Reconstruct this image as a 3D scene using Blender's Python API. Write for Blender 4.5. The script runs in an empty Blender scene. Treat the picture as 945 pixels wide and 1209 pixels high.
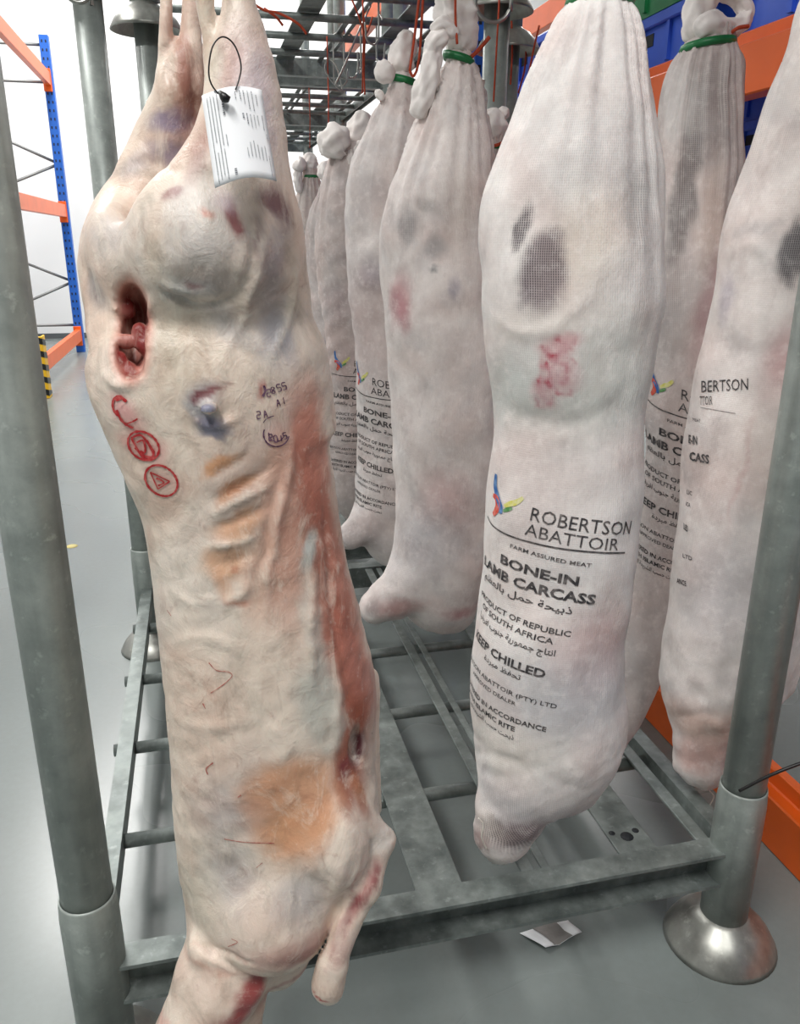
import bpy, bmesh, math, random
import numpy as np
from mathutils import Vector, Matrix, noise
from mathutils.bvhtree import BVHTree

# ------------------------------------------------------------------ camera
SC = bpy.context.scene
COL = SC.collection
FPX = 960.0
CAM = Vector((0.2022, -0.9409, 1.146))
YAW, PIT, ROL = 0.2363, 0.3232, 0.0035
FW = Vector((math.sin(YAW)*math.cos(PIT), math.cos(YAW)*math.cos(PIT), -math.sin(PIT)))
_r = Vector((math.cos(YAW), -math.sin(YAW), 0)); _u = _r.cross(FW)
RT = math.cos(ROL)*_r + math.sin(ROL)*_u
UP = -math.sin(ROL)*_r + math.cos(ROL)*_u
cd = bpy.data.cameras.new('camera'); cam = bpy.data.objects.new('camera', cd); COL.objects.link(cam)
cd.sensor_fit = 'HORIZONTAL'; cd.sensor_width = 36.0; cd.lens = FPX/945*36
cd.clip_start = 0.02; cd.clip_end = 100
cam.matrix_world = Matrix((( RT.x, UP.x, -FW.x, CAM.x), (RT.y, UP.y, -FW.y, CAM.y), (RT.z, UP.z, -FW.z, CAM.z), (0, 0, 0, 1)))
SC.camera = cam
# ------------------------------------------------------------------ world, lights, exposure
w = bpy.data.worlds.new('cold_store_air'); SC.world = w; w.use_nodes = True
w.node_tree.nodes['Background'].inputs[0].default_value = (0.93, 0.97, 1.0, 1)
w.node_tree.nodes['Background'].inputs[1].default_value = 0.09
def area(name, loc, sx, sy, power, col=(1, 0.985, 0.96), rot=(0, 0, 0)):
    l = bpy.data.lights.new(name, 'AREA'); l.shape = 'RECTANGLE'; l.size = sx; l.size_y = sy; l.energy = power; l.color = col
    o = bpy.data.objects.new(name, l); COL.objects.link(o); o.location = loc; o.rotation_euler = rot
    return o
for i, (x, y, p) in enumerate(((-0.75, -1.5, 72), (-1.1, 1.9, 42), (-1.0, 4.6, 60), (-0.6, 7.4, 120), (0.7, -2.2, 32), (3.4, 5.2, 30), (1.6, 7.4, 135))):
    area('ceiling_light', (x, y, 3.55 if y < 7 else 5.0), 0.45, 1.5, p)
SC.view_settings.view_transform = 'Standard'; SC.view_settings.look = 'None'
SC.view_settings.exposure = 0.38; SC.view_settings.gamma = 1.0; SC.view_settings.use_curve_mapping = False

random.seed(5)
rng = np.random.default_rng(7)

# ------------------------------------------------------------------ helpers
def at(u, v, y=None, x=None, z=None):
    d = FW + RT*((u-472.5)/FPX) + UP*((604.5-v)/FPX)
    t = (y-CAM.y)/d.y if y is not None else (x-CAM.x)/d.x if x is not None else (z-CAM.z)/d.z
    return CAM + d*t
def depth(p): return (Vector(p)-CAM).dot(FW)
def lin(c):
    return tuple((x/12.92 if x <= 0.04045 else ((x+0.055)/1.055)**2.4) for x in c)
def h2(s):
    return lin(tuple(int(s[i:i+2], 16)/255 for i in (0, 2, 4)))
def pchip(xs, ys, x):
    xs = np.asarray(xs, float); ys = np.asarray(ys, float)
    h = np.diff(xs); dl = np.diff(ys)/h; n = len(xs); m = np.zeros(n)
    for i in range(1, n-1):
        if dl[i-1]*dl[i] > 0:
            w1 = 2*h[i]+h[i-1]; w2 = h[i]+2*h[i-1]
            m[i] = (w1+w2)/(w1/dl[i-1]+w2/dl[i])
    m[0] = dl[0]; m[-1] = dl[-1]
    x = np.clip(np.asarray(x, float), xs[0], xs[-1])
    k = np.clip(np.searchsorted(xs, x)-1, 0, n-2)
    t = (x-xs[k])/h[k]
    return (2*t**3-3*t**2+1)*ys[k]+(t**3-2*t**2+t)*h[k]*m[k]+(-2*t**3+3*t**2)*ys[k+1]+(t**3-t**2)*h[k]*m[k+1]

def tag(o, label=None, cat=None, group=None, kind=None):
    if label: o['label'] = label
    if cat: o['category'] = cat
    if group: o['group'] = group
    if kind: o['kind'] = kind
    return o
def empty(name, loc=(0, 0, 0), rz=0):
    o = bpy.data.objects.new(name, None); COL.objects.link(o); o.location = loc; o.rotation_euler = (0, 0, rz)
    o.empty_display_size = 0.05
    return o
def link(name, me, parent=None, mat=None, keep=True):
    o = bpy.data.objects.new(name, me); COL.objects.link(o)
    if mat is not None and len(me.materials) == 0: me.materials.append(mat)
    if parent is not None:
        o.parent = parent
        if keep: o.matrix_parent_inverse = Matrix.Translation(-Vector(parent.location)) if parent.rotation_euler.z == 0 else (Matrix.Translation(parent.location) @ parent.rotation_euler.to_matrix().to_4x4()).inverted()
    return o
def copy_tree(o, parent=None):
    c = o.copy(); COL.objects.link(c)
    if parent is not None: c.parent = parent
    for ch in o.children: copy_tree(ch, c)
    return c
class MB:
    def __init__(s): s.v = []; s.f = []; s.m = []; s.sm = []
    def add(s, vs, fs, mi=0, sm=False):
        b = len(s.v); s.v += [tuple(v) for v in vs]
        for f in fs: s.f.append([i+b for i in f]); s.m.append(mi); s.sm.append(sm)
        return s
    def box(s, x0, x1, y0, y1, z0, z1, mi=0):
        return s.add([(x0, y0, z0), (x1, y0, z0), (x1, y1, z0), (x0, y1, z0), (x0, y0, z1), (x1, y0, z1), (x1, y1, z1), (x0, y1, z1)],
                     [(0, 3, 2, 1), (4, 5, 6, 7), (0, 1, 5, 4), (1, 2, 6, 5), (2, 3, 7, 6), (3, 0, 4, 7)], mi)
    def prism(s, prof, axis, a, b, mi=0):
        n = len(prof)
        mk = {'x': lambda p, t: (t, p[0], p[1]), 'y': lambda p, t: (p[0], t, p[1]), 'z': lambda p, t: (p[0], p[1], t)}[axis]
        vs = [mk(p, a) for p in prof]+[mk(p, b) for p in prof]
        fs = [tuple(range(n))[::-1], tuple(range(n, 2*n))]+[(i, (i+1) % n, n+(i+1) % n, n+i) for i in range(n)]
        return s.add(vs, fs, mi)
    def lathe(s, prof, c=(0, 0, 0), seg=28, mi=0):
        vs = []; fs = []
        for r, z in prof:
            for k in range(seg):
                a = 2*math.pi*k/seg; vs.append((c[0]+r*math.cos(a), c[1]+r*math.sin(a), c[2]+z))
        for i in range(len(prof)-1):
            for k in range(seg):
                k2 = (k+1) % seg; fs.append((i*seg+k, i*seg+k2, (i+1)*seg+k2, (i+1)*seg+k))
        return s.add(vs, fs, mi, True)
    def tube(s, pts, r, seg=8, mi=0, cap=True):
        pts = [Vector(p) for p in pts]; n = len(pts)
        rs = r if isinstance(r, (list, tuple)) else [r]*n
        t0 = (pts[1]-pts[0]).normalized()
        nrm = t0.orthogonal().normalized(); vs = []; fs = []
        for i, p in enumerate(pts):
            t = (pts[min(i+1, n-1)]-pts[max(i-1, 0)])
            if t.length < 1e-9: t = t0.copy()
            t.normalize(); nrm = (nrm-t*nrm.dot(t))
            if nrm.length < 1e-6: nrm = t.orthogonal()
            nrm.normalize(); b = t.cross(nrm)
            for k in range(seg):
                a = 2*math.pi*k/seg; vs.append(p+(nrm*math.cos(a)+b*math.sin(a))*rs[i])
        for i in range(n-1):
            for k in range(seg):
                k2 = (k+1) % seg; fs.append((i*seg+k, i*seg+k2, (i+1)*seg+k2, (i+1)*seg+k))
        if cap: fs.append(tuple(range(seg))[::-1]); fs.append(tuple(range((n-1)*seg, n*seg)))
        return s.add(vs, fs, mi, True)
    def mesh(s, name, mats, bevel=0):
        me = bpy.data.meshes.new(name); me.from_pydata(s.v, [], s.f)
        for m in (mats if isinstance(mats, (list, tuple)) else [mats]): me.materials.append(m)
        me.polygons.foreach_set('material_index', s.m); me.polygons.foreach_set('use_smooth', s.sm)
        if bevel:
            bm = bmesh.new(); bm.from_mesh(me)
            bmesh.ops.bevel(bm, geom=[e for e in bm.edges if len(e.link_faces) == 2 and e.calc_face_angle() > 0.6], offset=bevel, segments=1, affect='EDGES')
            bm.to_mesh(me); bm.free()
        me.update(); return me
    def build(s, name, mats, parent=None, bevel=0):
        return link(name, s.mesh(name, mats, bevel), parent)
def spline(pts, n=8):
    pts = [Vector(p) for p in pts]; out = []
    for i in range(len(pts)-1):
        p0 = pts[max(i-1, 0)]; p1 = pts[i]; p2 = pts[i+1]; p3 = pts[min(i+2, len(pts)-1)]
        for k in range(n):
            t = k/n
            out.append(0.5*((2*p1)+(-p0+p2)*t+(2*p0-5*p1+4*p2-p3)*t*t+(-p0+3*p1-3*p2+p3)*t**3))
    out.append(pts[-1]); return out

# ------------------------------------------------------------------ materials
def newmat(name):
    m = bpy.data.materials.new(name); m.use_nodes = True
    nt = m.node_tree; return m, nt, nt.nodes['Principled BSDF']
def N(nt, typ, **kw):
    n = nt.nodes.new(typ)
    for k, v in kw.items():
        if k in n.inputs: n.inputs[k].default_value = v
        else: setattr(n, k, v)
    return n
def ramp(nt, src, stops):
    r = nt.nodes.new('ShaderNodeValToRGB'); e = r.color_ramp.elements
    while len(e) < len(stops): e.new(0.5)
    for el, (p, c) in zip(e, stops): el.position = p; el.color = (*c, 1)
    nt.links.new(src, r.inputs[0]); return r.outputs[0]
def mix(nt, fac, a, b, mode='MIX'):
    n = nt.nodes.new('ShaderNodeMix'); n.data_type = 'RGBA'; n.blend_type = mode
    for sock, val in ((n.inputs[0], fac), (n.inputs[6], a), (n.inputs[7], b)):
        if hasattr(val, 'is_output') or isinstance(val, bpy.types.NodeSocket): nt.links.new(val, sock)
        elif isinstance(val, (int, float)): sock.default_value = val
        else: sock.default_value = (*val, 1)
    return n.outputs[2]
def noise_fac(nt, scale, detail=4, rough=0.55, coord='Object', stretch=None):
    tc = nt.nodes.new('ShaderNodeTexCoord'); src = tc.outputs[coord]
    if stretch:
        mp = nt.nodes.new('ShaderNodeMapping'); mp.inputs['Scale'].default_value = stretch
        nt.links.new(src, mp.inputs[0]); src = mp.outputs[0]
    n = N(nt, 'ShaderNodeTexNoise', Scale=scale, Detail=detail, Roughness=rough)
    nt.links.new(src, n.inputs['Vector']); return n.outputs[0]
def bump(nt, b, h, strength, dist):
    n = N(nt, 'ShaderNodeBump', Strength=strength, Distance=dist)
    nt.links.new(h, n.inputs['Height']); nt.links.new(n.outputs[0], b.inputs['Normal'])
def simple(name, col, rough=0.5, metal=0, var=0.0, scale=8, bmp=0.0):
    m, nt, b = newmat(name)
    b.inputs['Roughness'].default_value = rough; b.inputs['Metallic'].default_value = metal
    if var:
        f = noise_fac(nt, scale)
        c = ramp(nt, f, ((0.3, tuple(x*(1-var) for x in col)), (0.7, tuple(min(1, x*(1+var)) for x in col))))
        nt.links.new(c, b.inputs['Base Color'])
        if bmp: bump(nt, b, f, bmp, 0.002)
    else: b.inputs['Base Color'].default_value = (*col, 1)
    return m
def galv(name, lo, hi, metal=0.55, rough=0.42):
    m, nt, b = newmat(name)
    f = noise_fac(nt, 16, 6, 0.65); g = noise_fac(nt, 5, 3, 0.5, stretch=(6, 6, 0.6)); s = noise_fac(nt, 60, 3, 0.6)
    c = ramp(nt, f, ((0.3, lo), (0.72, hi)))
    c = mix(nt, ramp(nt, g, ((0.42, (0, 0, 0)), (0.7, (0.5, 0.5, 0.5)))), c, tuple(x*0.55 for x in lo))
    c = mix(nt, ramp(nt, s, ((0.6, (0, 0, 0)), (0.75, (0.35, 0.35, 0.35)))), c, tuple(min(1, x*1.5) for x in hi))
    nt.links.new(c, b.inputs['Base Color']); b.inputs['Metallic'].default_value = metal
    nt.links.new(ramp(nt, f, ((0.2, (rough-0.1,)*3), (0.8, (rough+0.15,)*3))), b.inputs['Roughness'])
    bump(nt, b, s, 0.12, 0.001)
    return m
M = {}
M['post'] = galv('galvanised_tube', h2('848c88'), h2('b0b7b2'), 0.28, 0.40)
M['base'] = galv('galvanised_base', h2('5e6664'), h2('98a09c'), 0.4, 0.42)
M['foot'] = galv('cast_foot', h2('8c8d88'), h2('b5b5ae'), 0.7, 0.34)
M['orange'] = simple('orange_paint', h2('e8641c'), 0.38, 0, 0.08, 6)
M['blue'] = simple('blue_paint', h2('1f63c4'), 0.42, 0, 0.08, 6)
M['bluecrate'] = simple('blue_plastic', h2('2f58c8'), 0.42, 0, 0.1, 7)
M['greencrate'] = simple('green_plastic', h2('147a45'), 0.42, 0, 0.1, 7)
M['steel'] = simple('brace_steel', h2('8a8d8c'), 0.45, 0.6)
M['dark'] = simple('dark_slot', h2('14171c'), 0.7)
M['hook'] = simple('hook_steel', h2('a9a9a4'), 0.3, 0.85)
M['twine'] = simple('orange_twine', h2('b8482a'), 0.8, 0, 0.25, 90)
M['green'] = simple('green_band', h2('0e6e3a'), 0.4, 0, 0.2, 40)
M['paper'] = simple('tag_paper', h2('eef0f2'), 0.6)
M['ink'] = simple('tag_ink', h2('5d6167'), 0.7)
M['black'] = simple('black_plastic', h2('141414'), 0.4)
M['white_string'] = simple('white_string', h2('d8d2c8'), 0.8)
M['yellow'] = simple('guard_yellow', h2('e8b416'), 0.5)
M['wall'] = simple('white_panel', h2('f1f2f2'), 0.45, 0, 0.02, 1.2)
M['ceil'] = simple('ceiling_panel', h2('c9cccd'), 0.6)
M['skirt'] = simple('skirting_grey', h2('5a5f62'), 0.6)
M['scuff'] = simple('yellow_mark', h2('c9bb78'), 0.6)
M['cloth_tie'] = simple('stockinette_knot', h2('f0e9e5'), 0.85, 0, 0.08, 30, 0.4)

def floor_mat():
    m, nt, b = newmat('epoxy_floor')
    f = noise_fac(nt, 1.3, 2, 0.5); g = noise_fac(nt, 70, 3, 0.6)
    c = ramp(nt, f, ((0.2, h2('757d7b')), (0.8, h2('838b89'))))
    c = mix(nt, ramp(nt, g, ((0.3, (0, 0, 0)), (0.9, (0.3, 0.3, 0.3)))), c, h2('6d726f'))
    nt.links.new(c, b.inputs['Base Color'])
    nt.links.new(ramp(nt, f, ((0.1, (0.2,)*3), (0.9, (0.34,)*3))), b.inputs['Roughness'])
    return m
M['floor'] = floor_mat()

def cloth_mat():
    m, nt, b = newmat('stockinette')
    at1 = nt.nodes.new('ShaderNodeAttribute'); at1.attribute_name = 'Col'
    at2 = nt.nodes.new('ShaderNodeAttribute'); at2.attribute_name = 'Open'
    n1 = noise_fac(nt, 14, 7, 0.68); n2 = noise_fac(nt, 55, 5, 0.65); n6 = noise_fac(nt, 32, 6, 0.7, stretch=(1, 1, 0.5))
    c = mix(nt, ramp(nt, n1, ((0.42, (0, 0, 0)), (0.72, (0.5, 0.5, 0.5)))), at1.outputs['Color'], h2('d2c8c8'), 'MULTIPLY')
    c = mix(nt, ramp(nt, n2, ((0.5, (0, 0, 0)), (0.7, (0.3, 0.3, 0.3)))), c, h2('fff8f4'))
    c = mix(nt, ramp(nt, n6, ((0.55, (0, 0, 0)), (0.72, (0.35, 0.35, 0.35)))), c, h2('c6c0c1'), 'MULTIPLY')
    uv = nt.nodes.new('ShaderNodeUVMap')
    def threads(scale, ax):
        sp = nt.nodes.new('ShaderNodeSeparateXYZ'); nt.links.new(uv.outputs[0], sp.inputs[0])
        mu = N(nt, 'ShaderNodeMath', operation='MULTIPLY'); nt.links.new(sp.outputs[ax], mu.inputs[0]); mu.inputs[1].default_value = scale
        sn = N(nt, 'ShaderNodeMath', operation='SINE'); nt.links.new(mu.outputs[0], sn.inputs[0])
        r = N(nt, 'ShaderNodeMapRange'); nt.links.new(sn.outputs[0], r.inputs[0]); r.inputs[1].default_value = -0.3; r.inputs[2].default_value = 0.6
        return r.outputs[0]
    tx = threads(2*math.pi/0.0036, 0); ty = threads(2*math.pi/0.0030, 1)
    mx = N(nt, 'ShaderNodeMath', operation='MAXIMUM'); nt.links.new(tx, mx.inputs[0])
    m2 = N(nt, 'ShaderNodeMath', operation='MULTIPLY'); nt.links.new(ty, m2.inputs[0]); m2.inputs[1].default_value = 0.7; nt.links.new(m2.outputs[0], mx.inputs[1])
    inv = N(nt, 'ShaderNodeMath', operation='SUBTRACT'); inv.inputs[0].default_value = 1.0; nt.links.new(mx.outputs[0], inv.inputs[1])
    op = N(nt, 'ShaderNodeMath', operation='MULTIPLY'); nt.links.new(inv.outputs[0], op.inputs[0]); nt.links.new(at2.outputs['Fac'], op.inputs[1])
    c = mix(nt, op.outputs[0], c, h2('3b3338'))
    nt.links.new(c, b.inputs['Base Color'])
    b.inputs['Roughness'].default_value = 0.75; b.inputs['Specular IOR Level'].default_value = 0.25
    b.inputs['Subsurface Weight'].default_value = 0.12; b.inputs['Subsurface Radius'].default_value = (0.02, 0.012, 0.01); b.inputs['Subsurface Scale'].default_value = 0.4
    n3 = noise_fac(nt, 26, 6, 0.7, stretch=(1, 1, 0.45))
    ad = N(nt, 'ShaderNodeMath', operation='ADD'); nt.links.new(n3, ad.inputs[0])
    m3 = N(nt, 'ShaderNodeMath', operation='MULTIPLY'); nt.links.new(mx.outputs[0], m3.inputs[0]); m3.inputs[1].default_value = 0.06; nt.links.new(m3.outputs[0], ad.inputs[1])
    bump(nt, b, ad.outputs[0], 0.5, 0.008)
    return m
M['cloth'] = cloth_mat()
def flesh_mat():
    m, nt, b = newmat('lamb_fat')
    a = nt.nodes.new('ShaderNodeAttribute'); a.attribute_name = 'Col'
    tc = nt.nodes.new('ShaderNodeTexCoord')
    def nz(scale, detail, rough, dist=0.0, st=None):
        src = tc.outputs['Object']
        if st:
            mp = nt.nodes.new('ShaderNodeMapping'); mp.inputs['Scale'].default_value = st; nt.links.new(src, mp.inputs[0]); src = mp.outputs[0]
        n = N(nt, 'ShaderNodeTexNoise', Scale=scale, Detail=detail, Roughness=rough, Distortion=dist); nt.links.new(src, n.inputs['Vector']); return n.outputs[0]
    n1 = nz(9, 6, 0.62, 0.6); n2 = nz(42, 6, 0.68, 0.8); n3 = nz(24, 7, 0.72, 1.2, (1, 1, 0.4)); n4 = nz(15, 6, 0.65, 1.5); n5 = nz(130, 4, 0.6)
    c = mix(nt, ramp(nt, n1, ((0.48, (0, 0, 0)), (0.68, (0.6, 0.6, 0.6)))), a.outputs['Color'], h2('cdb4aa'), 'MULTIPLY')
    c = mix(nt, ramp(nt, n4, ((0.52, (0, 0, 0)), (0.68, (0.5, 0.5, 0.5)))), c, h2('c3c2be'), 'MULTIPLY')
    c = mix(nt, ramp(nt, n3, ((0.52, (0, 0, 0)), (0.68, (0.5, 0.5, 0.5)))), c, h2('f0e4d4'))
    c = mix(nt, ramp(nt, n2, ((0.57, (0, 0, 0)), (0.74, (0.45, 0.45, 0.45)))), c, h2('b8968e'), 'MULTIPLY')
    c = mix(nt, ramp(nt, n5, ((0.6, (0, 0, 0)), (0.75, (0.25, 0.25, 0.25)))), c, h2('f6ece0'))
    nt.links.new(c, b.inputs['Base Color'])
    nt.links.new(ramp(nt, n2, ((0.3, (0.26,)*3), (0.72, (0.48,)*3))), b.inputs['Roughness'])
    b.inputs['Subsurface Weight'].default_value = 0.12; b.inputs['Subsurface Radius'].default_value = (0.03, 0.014, 0.01); b.inputs['Subsurface Scale'].default_value = 0.25
    ad = N(nt, 'ShaderNodeMath', operation='ADD'); nt.links.new(n3, ad.inputs[0]); nt.links.new(n2, ad.inputs[1])
    bump(nt, b, ad.outputs[0], 0.36, 0.005)
    return m
M['flesh'] = flesh_mat()
def ink_mat(name, col, fade, scale=120):
    m, nt, b = newmat(name)
    f = noise_fac(nt, scale, 3, 0.6)
    nt.links.new(ramp(nt, f, ((0.42, col), (0.72, fade))), b.inputs['Base Color']); b.inputs['Roughness'].default_value = 0.8
    return m
M['print'] = ink_mat('black_print', h2('333134'), h2('7f7977'))
M['logo_blue'] = ink_mat('logo_blue', h2('2c5f9e'), h2('6f93bd')); M['logo_red'] = ink_mat('logo_red', h2('c8402c'), h2('d97f70'))
M['logo_yellow'] = ink_mat('logo_yellow', h2('d2cd66'), h2('dcd9b0')); M['logo_green'] = ink_mat('logo_green', h2('4f8a4a'), h2('8ba888'))
M['stamp_red'] = ink_mat('stamp_red', h2('a8141c'), h2('c9605c'), 160); M['vein'] = ink_mat('vein', h2('a85048'), h2('cfa090'), 160); M['stamp_purple'] = ink_mat('stamp_purple', h2('4c2c4a'), h2('8a6a80'), 160)

# ------------------------------------------------------------------ the room
def struct(name, mb, mat, **k):
    o = mb.build(name, mat, **k); o['kind'] = 'structure'; return o
struct('floor', MB().box(-3.2, 5.2, -5, 9.75, -0.1, 0), M['floor'])
wb = struct('wall_back', MB().box(-3.2, 5.2, 9.75, 9.9, 0, 5.2), M['wall'])
struct('wall_right', MB().box(5.2, 5.35, -5, 9.9, 0, 5.2), M['wall'])
struct('wall_left', MB().box(-3.35, -3.2, -5, 9.9, 0, 5.2), M['wall'])
struct('ceiling', MB().box(-3.35, 5.35, -5, 9.9, 5.2, 5.3), M['ceil'])
struct('baseboard_back', MB().box(-3.2, 5.2, 9.735, 9.75, 0, 0.06), M['skirt'])

# ------------------------------------------------------------------ stillages
PW, PD = 1.0, 1.325
def make_stillage():
    root = empty('post_stillage')
    corners = [(0, 0), (PW, 0), (0, PD), (PW, PD)]
    foot = MB().lathe([(0.0355, 0.062), (0.038, 0.062), (0.044, 0.056), (0.062, 0.046), (0.080, 0.026), (0.090, 0.008), (0.0935, 0.0), (0.0905, 0.0), (0.083, 0.016), (0.062, 0.038), (0.040, 0.050), (0.0355, 0.052)], seg=36).mesh('foot', M['foot'])
    sock = MB().lathe([(0.0338, 0.315), (0.0358, 0.317), (0.0366, 0.312), (0.0384, 0.285), (0.0384, 0.055), (0.0345, 0.055), (0.0338, 0.1), (0.0338, 0.315)], seg=32).mesh('socket', M['post'])
    post = MB().lathe([(0.0, 0.07), (0.0333, 0.07), (0.0333, 1.735), (0.030, 1.735), (0.030, 1.65), (0.0, 1.65)], seg=32).mesh('post', M['post'])
    for x, y in corners:
        for nm, me in (('foot', foot), ('socket', sock), ('post', post)):
            o = link(nm, me, root); o.location = (x, y, 0)
    t = 0.006
    def channel(name, yy, sgn):
        pr = [(yy, 0.137), (yy+sgn*0.042, 0.137), (yy+sgn*0.042, 0.203), (yy, 0.203), (yy, 0.203-t), (yy+sgn*(0.042-t), 0.203-t), (yy+sgn*(0.042-t), 0.137+t), (yy, 0.137+t)]
        MB().prism(pr, 'x', 0.03, PW-0.03).build(name, M['base'], root)
    channel('front_rail', -0.022, 1); channel('back_rail', PD+0.022, -1)
    for xx, sg in ((-0.015, 1), (PW+0.015, -1)):
        pr = [(xx, 0.203), (xx+sg*0.029, 0.203), (xx+sg*0.029, 0.16), (xx+sg*0.024, 0.16), (xx+sg*0.024, 0.198), (xx+sg*0.005, 0.198), (xx+sg*0.005, 0.155), (xx, 0.155)]
        MB().prism(pr, 'y', 0.03, PD-0.03).build('side_rail', M['base'], root)
    rod = MB().tube([(-0.026, 0, 0), (PW+0.026, 0, 0)], 0.0122, 14).mesh('rod', M['base'])
    for y in (0.264, 0.538, 0.811, 1.083):
        o = link('rod', rod, root); o.location = (0, y, 0.179)
    def slat(x0, x1, z0=0.193, z1=0.199, holes=()):
        o = MB().box(x0, x1, -0.005, PD+0.005, z0, z1).build('slat', M['base'], root, 0.001)
        return o
    slat(0.462, 0.536)
    slat(0.634, 0.655); slat(0.668, 0.682)
    s3 = slat(0.805, 0.872); slat(0.945, 0.968)
    for x, y, r in ((0.836, 0.058, 0.011), (0.815, 0.071, 0.0055), (0.857, 0.068, 0.006)):
        MB().lathe([(0.0, 0.0005), (r, 0.0005), (r, 0.0)], (x, y, 0.199), 12).build('bolt_hole', M['dark'], s3)
    return root
st = make_stillage()
GR = 'galvanised post stillages'
tag(st, 'nearest galvanised post stillage on the floor, bare lamb carcass in front of its left post', 'stillage', GR)
def place_still(x, y, z, label):
    o = copy_tree(st); o.location = (x, y, z); tag(o, label, 'stillage', GR); return o
place_still(0.12, 1.56, 0, 'second galvanised stillage on the floor, just behind the nearest one')
place_still(0.12, 3.12, 0, 'third galvanised stillage back on the floor, behind two others')
place_still(0.12, 4.68, 0, 'farthest galvanised stillage on the floor at the end of the row')
place_still(0, 0, 1.70, 'upper galvanised stillage stacked on the nearest posts, its bell foot by the orange beam')
place_still(0.12, 1.56, 1.66, 'upper galvanised stillage with bell foot showing above the bare carcass leg and open rod grid')
place_still(0.12, 3.12, 1.66, 'third upper galvanised stillage, rail just beyond the first open rod grid')
place_still(0.12, 4.68, 1.66, 'farthest upper galvanised stillage, rods crowding together in the distance')

# ------------------------------------------------------------------ racking
def upright(parent, x, y, z1, wx=0.07, wy=0.10, name='upright'):
    o = MB().box(x-wx/2, x+wx/2, y-wy/2, y+wy/2, 0.0, z1).build(name, M['blue'], parent, 0.004)
    s = MB()
    k = 0
    z = 0.15
    while z < z1-0.05:
        for sx in (-0.018, 0.018):
            s.box(x+sx-0.006, x+sx+0.006, y-wy/2-0.0012, y-wy/2, z-0.012, z+0.012)
        for sy in (-0.025, 0.025):
            s.box(x-wx/2-0.0012, x-wx/2, y+sy-0.006, y+sy+0.006, z-0.012, z+0.012)
        z += 0.075
    sl = s.build('slot_row', M['dark'], o); sl['kind'] = 'stuff'
    return o
def rbeam(parent, x, y0, y1, z0, z1, face=-1):
    # stepped pallet-rack beam running along y
    t = (z1-z0)
    pr = [(x-0.025, z0), (x+0.025, z0), (x+0.025, z1), (x-face*0.004, z1), (x-face*0.004, z1-0.03*t/0.12), (x-0.025, z1-0.03*t/0.12)] if face < 0 else \
         [(x-0.025, z0), (x+0.025, z0), (x+0.025, z1), (x-0.025, z1)]
    o = MB().prism(pr, 'y', y0, y1).build('beam', M['orange'], parent, 0.003)
    for yy in (y0, y1): MB().box(x-0.045, x+0.03, yy-0.025, yy+0.025, z0-0.05 if z0 > 0.06 else 0.001, z1+0.03).build('beam_connector', M['orange'], o, 0.003)
    return o
# left rack, far down the aisle
RL = empty('pallet_rack', (-1.06, 7.0, 0))
tag(RL, 'blue and orange pallet rack against the white wall down the left aisle', 'rack')
xl = -1.06
for y in (8.4, 5.78):
    upright(RL, xl, y, 2.98, 0.085, 0.09); upright(RL, xl-1.0, y, 2.98, 0.085, 0.09)
for x in (xl, xl-1.0):
    for z0, z1 in ((0.12, 0.24), (1.35, 1.47), (2.54, 2.66)): rbeam(RL, x, 5.83, 8.35, z0, z1, 1)
for y in (8.4, 5.78):
    for z in (0.28, 2.58, 2.90): MB().tube([(xl, y, z), (xl-1.0, y, z)], 0.014, 6).build('brace', M['steel'], RL)
    for z0, z1 in ((0.72, 0.30), (0.72, 1.15), (1.85, 1.45), (1.85, 2.30)):
        MB().tube([(xl, y, z0), (xl-1.0, y, z1)], 0.014, 6).build('brace', M['steel'], RL)
# striped column guard
G = empty('column_guard', (xl+0.04, 5.66, 0)); tag(G, 'yellow and black striped column guard on the floor at the left rack', 'column guard')
gp = [(-0.075, -0.06), (0.075, -0.06), (0.075, 0.06), (0.06, 0.06), (0.06, -0.045), (-0.06, -0.045), (-0.06, 0.06), (-0.075, 0.06)]
MB().prism([(xl+0.04+a, 5.66+b) for a, b in gp], 'z', 0.0, 0.46).build('shell', M['yellow'], G, 0.003)
for k in range(5):
    z = 0.02+k*0.095
    s = MB(); x0, x1, y = xl+0.04-0.0755, xl+0.04+0.0755, 5.66-0.0615
    s.add([(x0, y, z+0.045), (x1, y, z), (x1, y, z+0.045), (x0, y, z+0.09), (x0, y+0.001, z+0.045), (x1, y+0.001, z), (x1, y+0.001, z+0.045), (x0, y+0.001, z+0.09)], [(0, 1, 2, 3), (4, 7, 6, 5)])
    x = x1+0.001
    s.add([(x, y, z), (x, y+0.12, z-0.02 if z > 0.03 else z), (x, y+0.12, z+0.025), (x, y, z+0.045)], [(0, 1, 2, 3)])
    s.build('stripe', M['black'], G)
# right rack beside the stillages
xr = 1.25
RR = empty('pallet_rack', (xr, 1.5, 0)); tag(RR, 'orange and blue pallet rack close beside the stillages on the right', 'rack')
ys = (-0.8, 2.2, 5.2)
for y in ys:
    upright(RR, xr, y, 3.6, 0.07, 0.09); upright(RR, xr+0.95, y, 3.6, 0.07, 0.09)
    for z0, z1 in ((0.3, 1.1), (1.1, 1.9), (1.9, 2.7)):
        MB().tube([(xr, y, z0), (xr+0.95, y, z1)], 0.012, 6).build('brace', M['steel'], RR)
for x, fc in ((xr, -1), (xr+0.95, 1)):
    for y0, y1 in ((-0.75, 2.15), (2.25, 5.15)):
        for z0, z1 in ((0.0, 0.145), (1.405, 1.525), (2.27, 2.39)): rbeam(RR, x, y0, y1, z0, z1, fc)

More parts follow.
